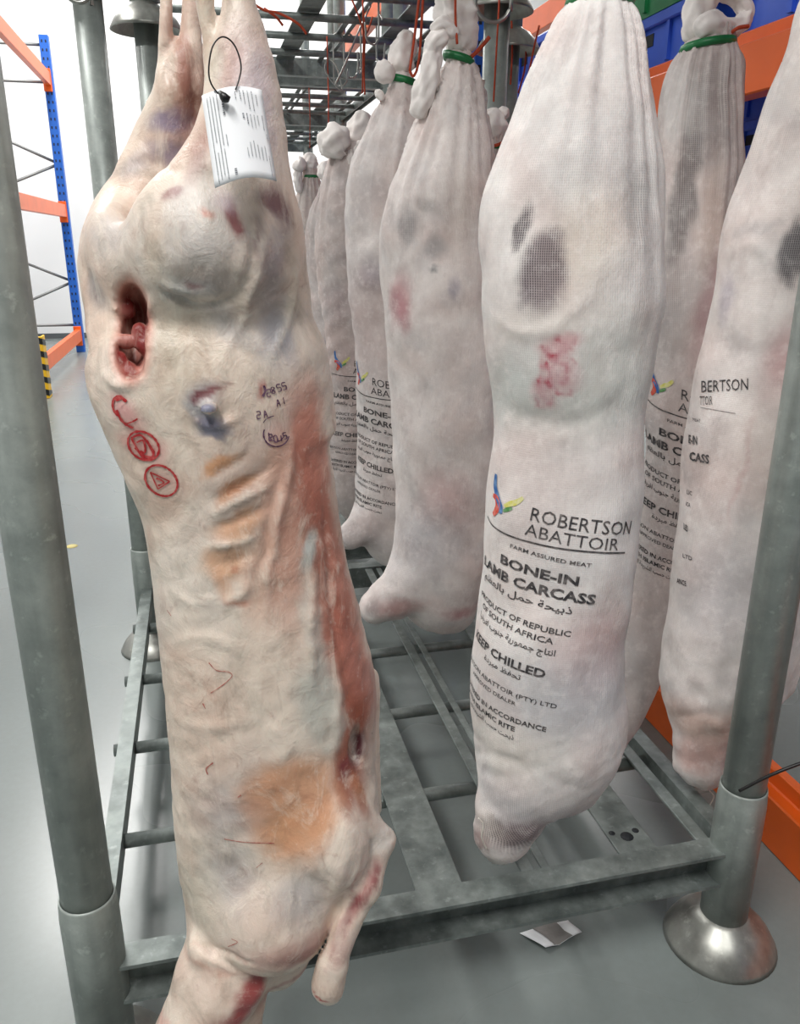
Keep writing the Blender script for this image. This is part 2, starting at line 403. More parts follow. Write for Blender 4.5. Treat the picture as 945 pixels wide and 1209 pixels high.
def make_crate(mat, name):
    r = empty(name)
    L, Wd, Hh, t = 0.56, 0.38, 0.115, 0.006
    b = MB()
    b.box(-Wd/2, Wd/2, -L/2, L/2, 0, t)
    b.box(-Wd/2, -Wd/2+t, -L/2, L/2, t, Hh); b.box(Wd/2-t, Wd/2, -L/2, L/2, t, Hh)
    b.box(-Wd/2+t, Wd/2-t, -L/2, -L/2+t, t, Hh); b.box(-Wd/2+t, Wd/2-t, L/2-t, L/2, t, Hh)
    b.build('shell', mat, r)
    e = 0.012
    rim = MB()
    rim.box(-Wd/2-e, -Wd/2, -L/2-e, L/2+e, Hh-0.025, Hh); rim.box(Wd/2, Wd/2+e, -L/2-e, L/2+e, Hh-0.025, Hh)
    rim.box(-Wd/2, Wd/2, -L/2-e, -L/2, Hh-0.025, Hh); rim.box(-Wd/2, Wd/2, L/2, L/2+e, Hh-0.025, Hh)
    rim.build('rim', mat, r, 0.003)
    for k in range(5):
        y = -L/2+0.03+k*(L-0.06)/4
        MB().box(-Wd/2-0.008, -Wd/2, y-0.006, y+0.006, 0.01, Hh-0.025).build('rib', mat, r)
    MB().box(-Wd/2-0.0015, -Wd/2, -0.05, 0.05, Hh-0.062, Hh-0.036).build('hand_hole', M['dark'], r)
    MB().box(-0.05, 0.05, -L/2-0.0015, -L/2, Hh-0.062, Hh-0.036).build('hand_hole', M['dark'], r)
    return r
cb = make_crate(M['bluecrate'], 'plastic_crate'); cg = make_crate(M['greencrate'], 'plastic_crate')
first = {'b': True, 'g': True}
def crate(k, loc, rz, label):
    src = cb if k == 'b' else cg
    o = src if first[k] else copy_tree(src); first[k] = False
    o.location = loc; o.rotation_euler = (0, 0, rz)
    tag(o, label, 'crate', 'plastic crates on the right rack')
crate('b', (1.47, 0.40, 1.5255), 0.02, 'blue plastic crate right of the tied bag knot on the orange beam')
crate('b', (1.47, 1.06, 1.5255), -0.02, 'blue plastic crate under the green crate beside the tied bag')
crate('g', (1.46, 1.04, 1.6415), -0.03, 'green plastic crate on top of blue crate near the top edge')
crate('g', (1.47, 0.42, 1.6415), 0.03, 'green plastic crate stacked above the right-hand blue crate')
crate('b', (1.50, 1.95, 1.527), 0.03, 'blue plastic crate seen just left of the big front bag')
crate('b', (1.50, 2.6, 1.527), -0.03, 'blue plastic crate on the orange beam farther down the rack')
crate('b', (1.50, 1.95, 1.6435), 0.03, 'upper blue plastic crate just left of the big front bag')
crate('b', (1.50, 3.25, 1.527), 0.0, 'small far blue plastic crate deepest along the right rack')
for k in range(6):
    crate('b', (1.90, 1.24, 0.881+k*0.1155), 0.0, ['bottom', 'second lowest', 'third lowest', 'fourth lowest', 'fifth lowest', 'topmost'][k]+' blue crate of the stack below the orange beam')
pl = empty('crate_stand', (1.90, 1.24, 0)); tag(pl, 'dark stand holding the crate stack deep in the right rack', 'stand')
MB().box(1.69, 2.11, 0.93, 1.55, 0.845, 0.880).build('top_board', M['skirt'], pl)
for dx in (-0.19, 0.19):
    for dy in (-0.28, 0.28): MB().box(1.90+dx-0.02, 1.90+dx+0.02, 1.24+dy-0.02, 1.24+dy+0.02, 0, 0.845).build('leg', M['skirt'], pl)

# ------------------------------------------------------------------ surface helpers for carcasses
def setcol(me, cols, op=None):
    a = me.color_attributes.new('Col', 'FLOAT_COLOR', 'POINT')
    c4 = np.ones((len(me.vertices), 4), np.float32); c4[:, :3] = cols
    a.data.foreach_set('color', c4.ravel())
    if op is not None:
        b = me.attributes.new('Open', 'FLOAT', 'POINT'); b.data.foreach_set('value', op.astype(np.float32))
def verts_of(me):
    v = np.empty(len(me.vertices)*3, np.float32); me.vertices.foreach_get('co', v); return v.reshape(-1, 3).astype(float)
def normals_of(me):
    v = np.empty(len(me.vertices)*3, np.float32); me.vertex_normals.foreach_get('vector', v); return v.reshape(-1, 3).astype(float)
def snoise(p, scale, seed=0):
    # smooth vector-friendly noise: sum of rotated sines
    r = np.random.default_rng(seed); o = np.zeros(len(p))
    for k in range(7):
        d = r.normal(size=3); d /= np.linalg.norm(d)
        o += np.sin(p@d*scale*(0.6+0.9*r.random())*2*math.pi+r.random()*6.28)
    return o/4.0
def bvh_of(me):
    return BVHTree.FromPolygons([v.co for v in me.vertices], [tuple(p.vertices) for p in me.polygons])
def hit(bvh, u, v):
    d = (FW + RT*((u-472.5)/FPX) + UP*((604.5-v)/FPX)).normalized()
    loc, nrm, i, dist = bvh.ray_cast(CAM, d)
    return loc, nrm
def jitter(pos, k=1.0):
    return pos+k*(np.stack([snoise(pos, 16, 1), snoise(pos, 16, 2), snoise(pos, 16, 3)], 1)*0.005+np.stack([snoise(pos, 48, 4), snoise(pos, 48, 5), snoise(pos, 48, 6)], 1)*0.0022+np.stack([snoise(pos, 110, 7), snoise(pos, 110, 8), snoise(pos, 110, 9)], 1)*0.001)
def smask(pj, nrm, bvh, u, v, ru, rv, rot, edge):
    """soft oval on the surface at the place seen at (u, v); radii in pixels of that distance"""
    loc, n = hit(bvh, u, v)
    if loc is None: return None
    k = depth(loc)/FPX; n = Vector(n)
    if n.dot(CAM-loc) < 0: n = -n
    ux = Vector((0, 0, 1)).cross(n)
    if ux.length < 0.1: ux = Vector((1, 0, 0))
    ux.normalize(); uz = n.cross(ux).normalized()
    if uz.z < 0: uz = -uz
    if ux.dot(RT) < 0: ux = -ux
    vd = (CAM-loc).normalized(); fx = max(0.35, abs(vd.dot(n)))
    d = pj-np.array(loc)
    a = d@np.array(ux)*fx; b = d@np.array(uz); h = d@np.array(n)
    c, s = math.cos(math.radians(rot)), math.sin(math.radians(rot))
    a, b = a*c-b*s, a*s+b*c
    q = np.sqrt((a/(ru*k))**2+(b/(rv*k))**2)
    m = np.clip((1+edge-q)/(2*edge), 0, 1); m = m*m*(3-2*m)
    return m*(np.abs(h) < max(ru, rv)*k*1.3+0.02)*(np.clip(nrm@np.array(n)*4+0.6, 0, 1))
def lmask(pj, nrm, bvh, uv, wpx):
    """soft line on the surface through the places seen at uv"""
    best = np.full(len(pj), 1e9)
    c = [p for p in spline([(u, v, 0) for u, v in uv], 4)]; L = []
    for p in c:
        loc, n = hit(bvh, p.x, p.y)
        if loc is not None: L.append(loc)
    if len(L) < 2: return np.zeros(len(pj))
    k = depth(L[0])/FPX
    tt = np.zeros(len(pj)); m_ = len(L)-1
    for i, (p, q) in enumerate(zip(L[:-1], L[1:])):
        p = np.array(p); d = np.array(q)-p; t = np.clip(((pj-p)@d)/max(d@d, 1e-12), 0, 1)
        e = np.linalg.norm(pj-p-t[:, None]*d, axis=1); cl = e < best
        best = np.where(cl, e, best); tt = np.where(cl, (i+t)/m_, tt)
    return np.exp(-(best/(wpx*k))**2)*np.sin(np.pi*np.clip(tt*0.94+0.03, 0, 1))**0.7
def sculpt(me, bvh, blobs=(), lines=()):
    """blobs (u, v, ru, rv, rot, height_mm); lines ([(u, v)..], width_px, height_mm): raise or sink the skin"""
    pos = verts_of(me); nrm = normals_of(me); dh = np.zeros(len(pos))
    pj = jitter(pos, 0.5)
    for (u, v, ru, rv, rot, mm) in blobs:
        m = smask(pj, nrm, bvh, u, v, ru, rv, rot, 0.9)
        if m is not None: dh += m*mm*0.001
    for (uv, wpx, mm) in lines: dh += lmask(pj, nrm, bvh, uv, wpx)*mm*0.001
    pos = pos+nrm*dh[:, None]
    me.vertices.foreach_set('co', pos.astype(np.float32).ravel()); me.update()
def stain(pos, nrm, bvh, spots, cols, op=None, opens=(), lines=()):
    """spots: (u, v, ru, rv, rot_deg, colour, strength, edge); lines: ([(u, v)..], width_px, colour, strength)"""
    pj = jitter(pos)
    for (u, v, ru, rv, rot, colr, st_, edge) in spots:
        m = smask(pj, nrm, bvh, u, v, ru, rv, rot, edge)
        if m is None: continue
        m = (m*st_)[:, None]; cols[:] = cols*(1-m)+np.array(h2(colr))*m
    for (uv, wpx, colr, st_) in lines:
        m = (lmask(pj, nrm, bvh, uv, wpx)*st_)[:, None]; cols[:] = cols*(1-m)+np.array(h2(colr))*m
    for (u, v, ru, rv, rot, st_, edge) in opens:
        m = smask(pj, nrm, bvh, u, v, ru, rv, rot, edge)
        if m is None: continue
        op[:] = np.maximum(op, m*st_)

def smin(a, b, k):
    h = np.clip(0.5+0.5*(b-a)/k, 0, 1); return b+(a-b)*h-k*h*(1-h)
def surface_nets(f, H, X, Yg, Z, name):
    s = f < 0
    nx, ny, nz = f.shape
    cnt = np.zeros((nx-1, ny-1, nz-1), np.int8); acc = np.zeros((3, nx-1, ny-1, nz-1), np.float32)
    offs = [(i, j, k) for i in (0, 1) for j in (0, 1) for k in (0, 1)]
    sl = lambda a, o: a[o[0]:nx-1+o[0], o[1]:ny-1+o[1], o[2]:nz-1+o[2]]
    for a in offs:
        for ax in range(3):
            if a[ax]: continue
            b = list(a); b[ax] = 1; b = tuple(b)
            fa, fb = sl(f, a), sl(f, b); cr = sl(s, a) != sl(s, b)
            t = np.where(cr, fa/np.where(cr, fa-fb, 1), 0)
            cnt += cr
            for q in range(3): acc[q] += np.where(cr, (a[q] if q != ax else t), 0)
    act = cnt > 0
    idx = -np.ones(act.shape, np.int32); idx[act] = np.arange(act.sum())
    I = np.argwhere(act)
    pos = np.stack([acc[q][act]/cnt[act] for q in range(3)], 1)
    pos = (pos+I)*H+np.array([X[0], Yg[0], Z[0]])
    F = []
    for ax in range(3):
        o1, o2 = [(1, 2), (2, 0), (0, 1)][ax]
        lo = [slice(1, -1)]*3; lo[ax] = slice(0, -1); hi = [slice(1, -1)]*3; hi[ax] = slice(1, None)
        sa, sb = s[tuple(lo)], s[tuple(hi)]
        e = np.argwhere(sa != sb); st_ = sa[sa != sb]
        base = e.copy(); base[:, o1] += 1; base[:, o2] += 1
        def g(d1, d2):
            p = base.copy(); p[:, o1] -= d1; p[:, o2] -= d2; return idx[p[:, 0], p[:, 1], p[:, 2]]
        q = np.stack([g(0, 0), g(1, 0), g(1, 1), g(0, 1)], 1)
        q[~st_] = q[~st_][:, ::-1]
        F.append(q)
    F = np.concatenate(F); F = F[(F >= 0).all(1)]
    me = bpy.data.meshes.new(name)
    me.vertices.add(len(pos)); me.vertices.foreach_set('co', pos.astype(np.float32).ravel())
    me.loops.add(len(F)*4); me.loops.foreach_set('vertex_index', F.astype(np.int32).ravel())
    me.polygons.add(len(F)); me.polygons.foreach_set('loop_start', np.arange(0, len(F)*4, 4, dtype=np.int32))
    me.update(calc_edges=True); me.validate()
    return me, pos

# ------------------------------------------------------------------ lettering
FORMS = {'ا': (0xFE8D, 2), 'ب': (0xFE8F, 4), 'ة': (0xFE93, 2), 'ت': (0xFE95, 4), 'ج': (0xFE9D, 4), 'ح': (0xFEA1, 4), 'د': (0xFEA9, 2), 'ذ': (0xFEAB, 2), 'ر': (0xFEAD, 2), 'س': (0xFEB1, 4),
         'ش': (0xFEB5, 4), 'ظ': (0xFEC5, 4), 'ع': (0xFEC9, 4), 'ف': (0xFED1, 4), 'ق': (0xFED5, 4), 'ل': (0xFEDD, 4), 'م': (0xFEE1, 4), 'ن': (0xFEE5, 4), 'ه': (0xFEE9, 4), 'و': (0xFEED, 2), 'ي': (0xFEF1, 4), 'ﻻ': (0xFEFB, 2)}
def shape_ar(s):
    s = s.replace('لا', 'ﻻ'); out = []
    for i, ch in enumerate(s):
        if ch == ' ': out.append(' '); continue
        base, n = FORMS[ch]
        prev = i > 0 and s[i-1] in FORMS and FORMS[s[i-1]][1] == 4
        nxt = n == 4 and i+1 < len(s) and s[i+1] in FORMS
        k = (3 if nxt else 1) if prev else (2 if nxt else 0)
        out.append(chr(base+k))
    return ''.join(reversed(out))
def text_poly(txt, bold=0.0):
    cu = bpy.data.curves.new('t', 'FONT'); cu.body = txt; cu.size = 1.0; cu.resolution_u = 2; cu.offset = bold; cu.fill_mode = 'FRONT'
    o = bpy.data.objects.new('t', cu); COL.objects.link(o)
    bpy.context.view_layer.update()
    me = o.evaluated_get(bpy.context.evaluated_depsgraph_get()).to_mesh()
    vs = np.array([v.co[:2] for v in me.vertices]) if len(me.vertices) else np.zeros((0, 2)); fs = [tuple(p.vertices) for p in me.polygons]
    bpy.data.objects.remove(o); bpy.data.curves.remove(cu)
    return vs, fs
# the printed block: (text, x0, x1, y_base, cap_height, bold, arabic), metres, origin top-left of the block, y down
BLOCK = [('ROBERTSON', 0.082, 0.228, 0.040, 0.0210, 0.0, 0), ('ABATTOIR', 0.078, 0.206, 0.064, 0.0190, -0.004, 0),
         ('FARM ASSURED MEAT', 0.060, 0.172, 0.092, 0.0062, 0.006, 0), ('BONE-IN', 0.046, 0.160, 0.124, 0.0150, 0.03, 0),
         ('LAMB CARCASS', 0.000, 0.186, 0.150, 0.0160, 0.03, 0), ('ذبيحة حمل بالعظم', 0.006, 0.158, 0.170, 0.012, 0.012, 1),
         ('PRODUCT OF REPUBLIC', 0.000, 0.162, 0.206, 0.0092, 0.014, 0), ('OF SOUTH AFRICA', 0.010, 0.142, 0.222, 0.0092, 0.014, 0), ('انتاج جمهورية جنوب افريقيا', 0.006, 0.148, 0.240, 0.010, 0.010, 1),
         ('KEEP CHILLED', 0.006, 0.142, 0.278, 0.0138, 0.03, 0), ('تحفظ مبردة', 0.046, 0.112, 0.294, 0.010, 0.010, 1),
         ('ROBERTSON ABATTOIR (PTY) LTD', -0.030, 0.166, 0.326, 0.0080, 0.006, 0), ('APPROVED DEALER', 0.018, 0.112, 0.341, 0.0070, 0.006, 0),
         ('SLAUGHTERED IN ACCORDANCE', -0.036, 0.158, 0.372, 0.0088, 0.022, 0), ('WITH ISLAMIC RITE', 0.000, 0.116, 0.388, 0.0088, 0.022, 0), ('ذبحت حسب الشريعة الاسلامية', -0.008, 0.116, 0.403, 0.009, 0.010, 1)]
_tcache = {}
def block_polys():
    if _tcache: return _tcache['p']
    out = []
    for (t, x0, x1, yb, cap, bold, ar) in BLOCK:
        vs, fs = text_poly(shape_ar(t) if ar else t, bold)
        if len(vs) == 0: continue
        lo = vs[:, 0].min(); hi = vs[:, 0].max()
        sx = (x1-x0)/(hi-lo); sy = cap/0.72 if not ar else cap/0.75
        out.append((np.stack([x0+(vs[:, 0]-lo)*sx, yb-vs[:, 1]*sy], 1), fs))
    # underline
    n = 40; xs = np.linspace(-0.006, 0.222, n); vs = []; fs = []
    for i, x in enumerate(xs):
        y = 0.071+0.003*math.sin(x*25); vs += [(x, y-0.0012), (x, y+0.0012)]
        if i: fs.append((2*i-2, 2*i-1, 2*i+1, 2*i))
    out.append((np.array(vs), fs)); _tcache['p'] = out
    return out
def swoosh(pts, wd, n=6):
    c = spline([(x, y, 0) for x, y in pts], n); vs = []; fs = []
    for i, p in enumerate(c):
        t = (c[min(i+1, len(c)-1)]-c[max(i-1, 0)]).normalized(); q = Vector((-t.y, t.x, 0))
        k = i/(len(c)-1); ww = wd*(0.25+0.75*math.sin(math.pi*min(1, k*0.75+0.12)))
        vs += [(p.x+q.x*ww, p.y+q.y*ww), (p.x-q.x*ww, p.y-q.y*ww)]
        if i: fs.append((2*i-2, 2*i-1, 2*i+1, 2*i))
    return np.array(vs), fs
LOGO = [('logo_blue', swoosh([(0.010, -0.006), (0.012, 0.012), (0.022, 0.026), (0.034, 0.038), (0.036, 0.047)], 0.0050)),
        ('logo_red', swoosh([(0.010, 0.028), (0.021, 0.029), (0.027, 0.039), (0.024, 0.049), (0.019, 0.056)], 0.0056)),
        ('logo_yellow', swoosh([(0.066, 0.010), (0.058, 0.020), (0.049, 0.026), (0.040, 0.033)], 0.0042)),
        ('logo_green', swoosh([(0.054, 0.031), (0.048, 0.035), (0.040, 0.041)], 0.0030))]
def wrap(polys, S, bvh, off=0.0011):
    V = []; F = []
    for vs, fs in polys:
        b = len(V)
        for s, t in vs:
            p = S(s, t)
            loc, nrm, i, d = bvh.find_nearest(p)
            n = Vector(nrm)
            V.append(tuple(loc+n*off))
        F += [tuple(i+b for i in f) for f in fs]
    return V, F

def oval(cx, cy, a, b, rot, a0=0, a1=360, n=14):
    r = math.radians(rot); out = []
    for k in range(n+1):
        t = math.radians(a0+(a1-a0)*k/n); x, y = a*math.cos(t), b*math.sin(t)
        out.append((cx+x*math.cos(r)-y*math.sin(r), cy+x*math.sin(r)+y*math.cos(r)))
    return out
# ------------------------------------------------------------------ bagged carcasses
def bag(label, rows, Y, ratio=0.78, tie=None, stains=(), opens=(), text=None, seed=1, folds=0.35, base='d9d0ce', hang=None, knots=(), tails=(), seg=96, nr=150, lump=1.0, dents=((), ()), lines=(), necks=(), nlump=0.02, group='lamb carcasses in white cloth bags'):
    rows = sorted(rows); vv = [r[0] for r in rows]
    yf = (lambda v: Y) if not isinstance(Y, tuple) else (lambda v: float(np.interp(v, [vv[0], vv[-1]], Y)))
    cs = []; rx = []
    for v, l, r in rows:
        c = at((l+r)/2, v, y=yf(v)); cs.append(c); rx.append((r-l)/2*depth(c)/FPX)
    zs = np.array([-c.z for c in cs])
    for i in range(1, len(zs)):
        if zs[i] <= zs[i-1]: zs[i] = zs[i-1]+1e-4
    mid = cs[len(cs)//2]
    d = Vector((mid.x-CAM.x, mid.y-CAM.y, 0)).normalized(); r_ = Vector((d.y, -d.x, 0))
    zz = np.linspace(zs[0], zs[-1], nr)
    cx = pchip(zs, [c.x for c in cs], zz); cy = pchip(zs, [c.y for c in cs], zz); RX = pchip(zs, rx, zz)
    Rmax = RX.max()
    RY = np.minimum(RX*ratio, RX)*(1.0)+0.0
    RY = np.where(RX < 0.45*Rmax, RX*(ratio+(1-ratio)*0.6), RY)
    k = np.ones(9)/9; RY = np.convolve(np.pad(RY, 4, mode='edge'), k, 'valid')
    th = np.arange(seg)*2*math.pi/seg
    ct, sn = np.cos(th), np.sin(th)
    V = np.zeros((nr, seg, 3))
    fold = np.zeros((nr, seg))
    if tie is not None:
        zt = -at((tie[1]+tie[2])/2, tie[0], y=yf(tie[0])).z
        fall = np.exp(-np.maximum(zz-zt, 0)/0.16)*(zz >= zt-0.005)+np.exp(-np.maximum(zt-zz, 0)/0.03)*(zz < zt-0.005)*0.6
        ph = np.random.default_rng(seed).random(4)*6
        pat = 0.6*np.sin(11*th+ph[0])+0.5*np.sin(17*th+ph[1])+0.5*np.sin(23*th+ph[2])
        fold = fall[:, None]*pat[None, :]*0.0042*folds/0.35*(1-np.exp(-((zz-zt)/0.014)**2))[:, None]
    for i in range(nr):
        rr = 1+0*ct
        V[i, :, 0] = cx[i]+(r_.x*ct*RX[i]+d.x*sn*RY[i]); V[i, :, 1] = cy[i]+(r_.y*ct*RX[i]+d.y*sn*RY[i]); V[i, :, 2] = -zz[i]
    nx = (r_.x*ct[None]*1.0+d.x*sn[None]); ny = (r_.y*ct[None]+d.y*sn[None])
    P = V.reshape(-1, 3)
    lum = (snoise(P, 6, seed*10)*0.0045+snoise(P, 14, seed*10+1)*0.0022).reshape(nr, seg)*lump
    lum *= np.clip((RX/Rmax)[:, None]*1.3-0.1, 0.05, 1)
    dis = lum+fold
    V[:, :, 0] += nx*dis; V[:, :, 1] += ny*dis
    if not necks:
        me = bpy.data.meshes.new('cloth_bag')
        vs = [tuple(p) for p in V.reshape(-1, 3)]+[(cx[0], cy[0], -zz[0]), (cx[-1], cy[-1], -zz[-1]-0.002)]
        fs = []
        for i in range(nr-1):
            for j in range(seg):
                j2 = (j+1) % seg; fs.append((i*seg+j, (i+1)*seg+j, (i+1)*seg+j2, i*seg+j2))
        for j in range(seg):
            j2 = (j+1) % seg; fs.append((nr*seg, j, j2)); fs.append((nr*seg+1, (nr-1)*seg+j2, (nr-1)*seg+j))
        me.from_pydata(vs, [], fs); me.update(); me.polygons.foreach_set('use_smooth', [True]*len(fs))
        pos0 = verts_of(me)
    else:   # body and neck stump drawn together under one cloth
        kk_ = depth(mid); H = 0.0042*max(kk_, 1.0)
        ch = []
        for kn in necks:
            pts = [at(u, v, y=yf(v)+dy) for u, v, dy, rp in kn]; ch.append((pts, [rp*depth(p)/FPX for p, (_, _, _, rp) in zip(pts, kn)]))
        lo = np.array([min(cx.min()-Rmax, min(p.x-r for P_, R_ in ch for p, r in zip(P_, R_))), min(cy.min()-Rmax, min(p.y-r for P_, R_ in ch for p, r in zip(P_, R_))), min(-zz[-1], min(p.z-r for P_, R_ in ch for p, r in zip(P_, R_)))])-0.02
        hi = np.array([cx.max()+Rmax, cy.max()+Rmax, -zz[0]])+0.02
        Xg, Yg, Zg = [np.arange(lo[i], hi[i], H, dtype=np.float32) for i in range(3)]
        xg = Xg[:, None, None]; yg = Yg[None, :, None]; zg = Zg[None, None, :]
        fi = lambda arr: np.interp(-Zg.astype(float), zz, arr).astype(np.float32)[None, None, :]
        CX, CY, AX, AY = fi(cx), fi(cy), fi(RX), fi(RY)
        aa = (xg-CX)*r_.x+(yg-CY)*r_.y; bb = (xg-CX)*d.x+(yg-CY)*d.y
        f = (np.sqrt((aa/AX)**2+(bb/AY)**2)-1)*np.minimum(AX, AY)
        f = np.maximum(f, np.maximum(Zg+zz[0], -zz[-1]-Zg)[None, None, :]).astype(np.float32)
        nk = None
        for P_, R_ in ch:
            for i in range(len(P_)-1):
                p = np.array(P_[i], np.float32); q = np.array(P_[i+1], np.float32); dd_ = q-p
                t = np.clip(((xg-p[0])*dd_[0]+(yg-p[1])*dd_[1]+(zg-p[2])*dd_[2])/float(dd_@dd_), 0, 1)
                e = np.sqrt((xg-p[0]-t*dd_[0])**2+(yg-p[1]-t*dd_[1])**2+(zg-p[2]-t*dd_[2])**2)-(R_[i]+(R_[i+1]-R_[i])*t)
                nk = e if nk is None else smin(nk, e, 0.006)
        f = smin(f, nk, 0.03)
        me, pos0 = surface_nets(f, H, Xg, Yg, Zg, 'cloth_bag')
        zq = -pos0[:, 2]; ga = (pos0[:, 0]-np.interp(zq, zz, cx))*r_.x+(pos0[:, 1]-np.interp(zq, zz, cy))*r_.y; gb = (pos0[:, 0]-np.interp(zq, zz, cx))*d.x+(pos0[:, 1]-np.interp(zq, zz, cy))*d.y
        tv = np.arctan2(gb/np.interp(zq, zz, RY), ga/np.interp(zq, zz, RX))
        fd = 0
        if tie is not None:
            pv = 0.6*np.sin(11*tv+ph[0])+0.5*np.sin(17*tv+ph[1])+0.5*np.sin(23*tv+ph[2])
            fd = np.interp(zq, zz, fall*(1-np.exp(-((zz-zt)/0.014)**2)))*pv*0.0042*folds/0.35
        lv = (snoise(pos0, 6, seed*10)*0.0045+snoise(pos0, 14, seed*10+1)*0.0022)*lump*np.clip(np.interp(zq, zz, RX)/Rmax*1.3-0.1, 0.05, 1)+snoise(pos0, 30, seed*10+2)*nlump*0.05*np.clip((zq-np.quantile(zz, 0.8))/0.1, 0, 1)
        pos0 = pos0+normals_of(me)*(lv+fd)[:, None]
        me.vertices.foreach_set('co', pos0.astype(np.float32).ravel()); me.update(); me.polygons.foreach_set('use_smooth', [True]*len(me.polygons))
    uvl = me.uv_layers.new(name='UVMap')
    li = np.empty(len(me.loops), np.int32); me.loops.foreach_get('vertex_index', li)
    zq = -pos0[:, 2]; ga = (pos0[:, 0]-np.interp(zq, zz, cx))*r_.x+(pos0[:, 1]-np.interp(zq, zz, cy))*r_.y; gb = (pos0[:, 0]-np.interp(zq, zz, cx))*d.x+(pos0[:, 1]-np.interp(zq, zz, cy))*d.y
    ua = np.arctan2(ga, -gb)*Rmax
    uvl.data.foreach_set('uv', np.stack([ua[li], pos0[li, 2]], 1).astype(np.float32).ravel())
    me.materials.append(M['cloth'])
    bvh = bvh_of(me)
    if dents[0] or dents[1]: sculpt(me, bvh, [(*b_[:5], b_[5]*0.75) for b_ in dents[0]], [(l_[0], l_[1]*1.1, l_[2]*0.45) for l_ in dents[1]]); bvh = bvh_of(me)
    pos = verts_of(me); nr_ = normals_of(me)
    cols = np.tile(np.array(h2(base)), (len(pos), 1)); n1 = snoise(pos, 7, seed+50); n2 = snoise(pos, 11, seed+60)
    a = np.clip(n1*0.4, 0, 0.3)[:, None]; cols = cols*(1-a)+np.array(h2('d8bfb8'))*a
    a = np.clip(n2*0.4-0.08, 0, 0.22)[:, None]; cols = cols*(1-a)+np.array(h2('b3b1b4'))*a
    op = np.zeros(len(pos))
    stain(pos, nr_, bvh, stains, cols, op, opens, lines)
    setcol(me, cols, op)
    root = empty('bagged_carcass', (cx[-1], cy[-1], -zz[-1])); tag(root, label, 'carcass', group)
    link('cloth_bag', me, root)
    # tie band
    if tie is not None:
        c = at((tie[1]+tie[2])/2, tie[0], y=yf(tie[0])); hw = (tie[2]-tie[1])/2*depth(c)/FPX; hh = tie[3]*depth(c)/FPX/2
        b = MB(); vs = []; fs = []; sgm = 32; prof = [(-0.004, -hh*0.8), (0.002, -hh), (0.004, 0), (0.002, hh), (-0.004, hh*0.8)]
        tl = tie[4] if len(tie) > 4 else 0.0
        for dr, dz in prof:
            for j in range(sgm):
                t = 2*math.pi*j/sgm; aa, bb = (hw+dr+0.002)*math.cos(t), (hw*0.94+dr+0.002)*math.sin(t)
                vs.append((c.x+r_.x*aa+d.x*bb, c.y+r_.y*aa+d.y*bb, c.z+dz+aa*tl))
        for i in range(len(prof)-1):
            for j in range(sgm): fs.append((i*sgm+j, i*sgm+(j+1) % sgm, (i+1)*sgm+(j+1) % sgm, (i+1)*sgm+j))
        b.add(vs, fs, 0, True); b.build('tie_band', M['green'], root)
    # knots and tails of cloth above the tie: lists of (u, v, dy, radius_px)
    for kn in knots:
        pts = [at(u, v, y=yf(v)+dy) for u, v, dy, rp in kn]; rr = [rp*depth(p)/FPX for p, (_, _, _, rp) in zip(pts, kn)]
        n = 12; sp = spline(pts, n); rs = list(np.interp(np.linspace(0, len(pts)-1, len(sp)), range(len(pts)), rr))
        L = len(sp); sg = 28; dst = np.concatenate([[0], np.cumsum([(sp[i+1]-sp[i]).length for i in range(L-1)])])
        for i in range(L):   # rounded ends
            e = min(dst[i], dst[-1]-dst[i])/max(rs[i], 1e-5)
            if e < 0.9: rs[i] *= max(0.12, math.sqrt(max(0, 1-(1-e/0.9)**2)))
        o = MB().tube(sp, rs, sg).build('cloth_knot', M['cloth_tie'], root)
        for vi, vtx in enumerate(o.data.vertices):
            i, kk = divmod(vi, sg); ang = 2*math.pi*kk/sg; q = vtx.co
            tw = dst[i]/max(max(rs), 1e-4)*1.1
            dsp = 0.09*math.sin(5*ang+tw*1.6)+0.06*math.sin(8*ang-tw*2.3+1)+noise.noise(q*45)*0.22+noise.noise(q*110)*0.08
            vtx.co = sp[i]+(q-sp[i])*(1+dsp)
    for tlpts, mat, rad in tails:
        pts = [at(u, v, y=yf(v)+dy) for u, v, dy in tlpts]
        MB().tube(spline(pts, 6), rad, 6).build('twine', M[mat], root)
    if hang is not None:
        u, v, zt = hang; p = at(u, v, y=yf(v)); q = Vector((p.x+0.004, p.y, zt))
        MB().tube([p, (p+q)/2+Vector((0.003, 0, 0)), q], 0.0022, 6).build('twine', M['twine'], root)
    if text is not None:
        u0, v0, tilt, scale, shear, so, vs_ = text
        loc, n = hit(bvh, u0, v0)
        z0 = loc.z; ctr0 = np.array([np.interp(-z0, zz, cx), np.interp(-z0, zz, cy)])
        dd = np.array([loc.x, loc.y])-ctr0; R0 = np.interp(-z0, zz, RX); Q0 = np.interp(-z0, zz, RY)
        th0 = math.atan2((dd@np.array([d.x, d.y]))/Q0, (dd@np.array([r_.x, r_.y]))/R0)
        def S(s, t):
            s = (s+so)*scale; t *= scale*vs_
            z = z0-t-tilt*s
            s2 = s+shear*t
            zq = -z
            R = np.interp(zq, zz, RX); Q = np.interp(zq, zz, RY); Rt = 0.55*R+0.45*R0
            th_ = th0+s2/Rt
            return Vector((np.interp(zq, zz, cx)+r_.x*math.cos(th_)*R+d.x*math.sin(th_)*Q, np.interp(zq, zz, cy)+r_.y*math.cos(th_)*R+d.y*math.sin(th_)*Q, z))
        for pl_ in block_polys():
            Vt, Ft = wrap([pl_], S, bvh)
            m = MB(); m.add(Vt, Ft); o = m.build('printed_line', M['print'], root); o['kind'] = 'stuff'
        lg = None
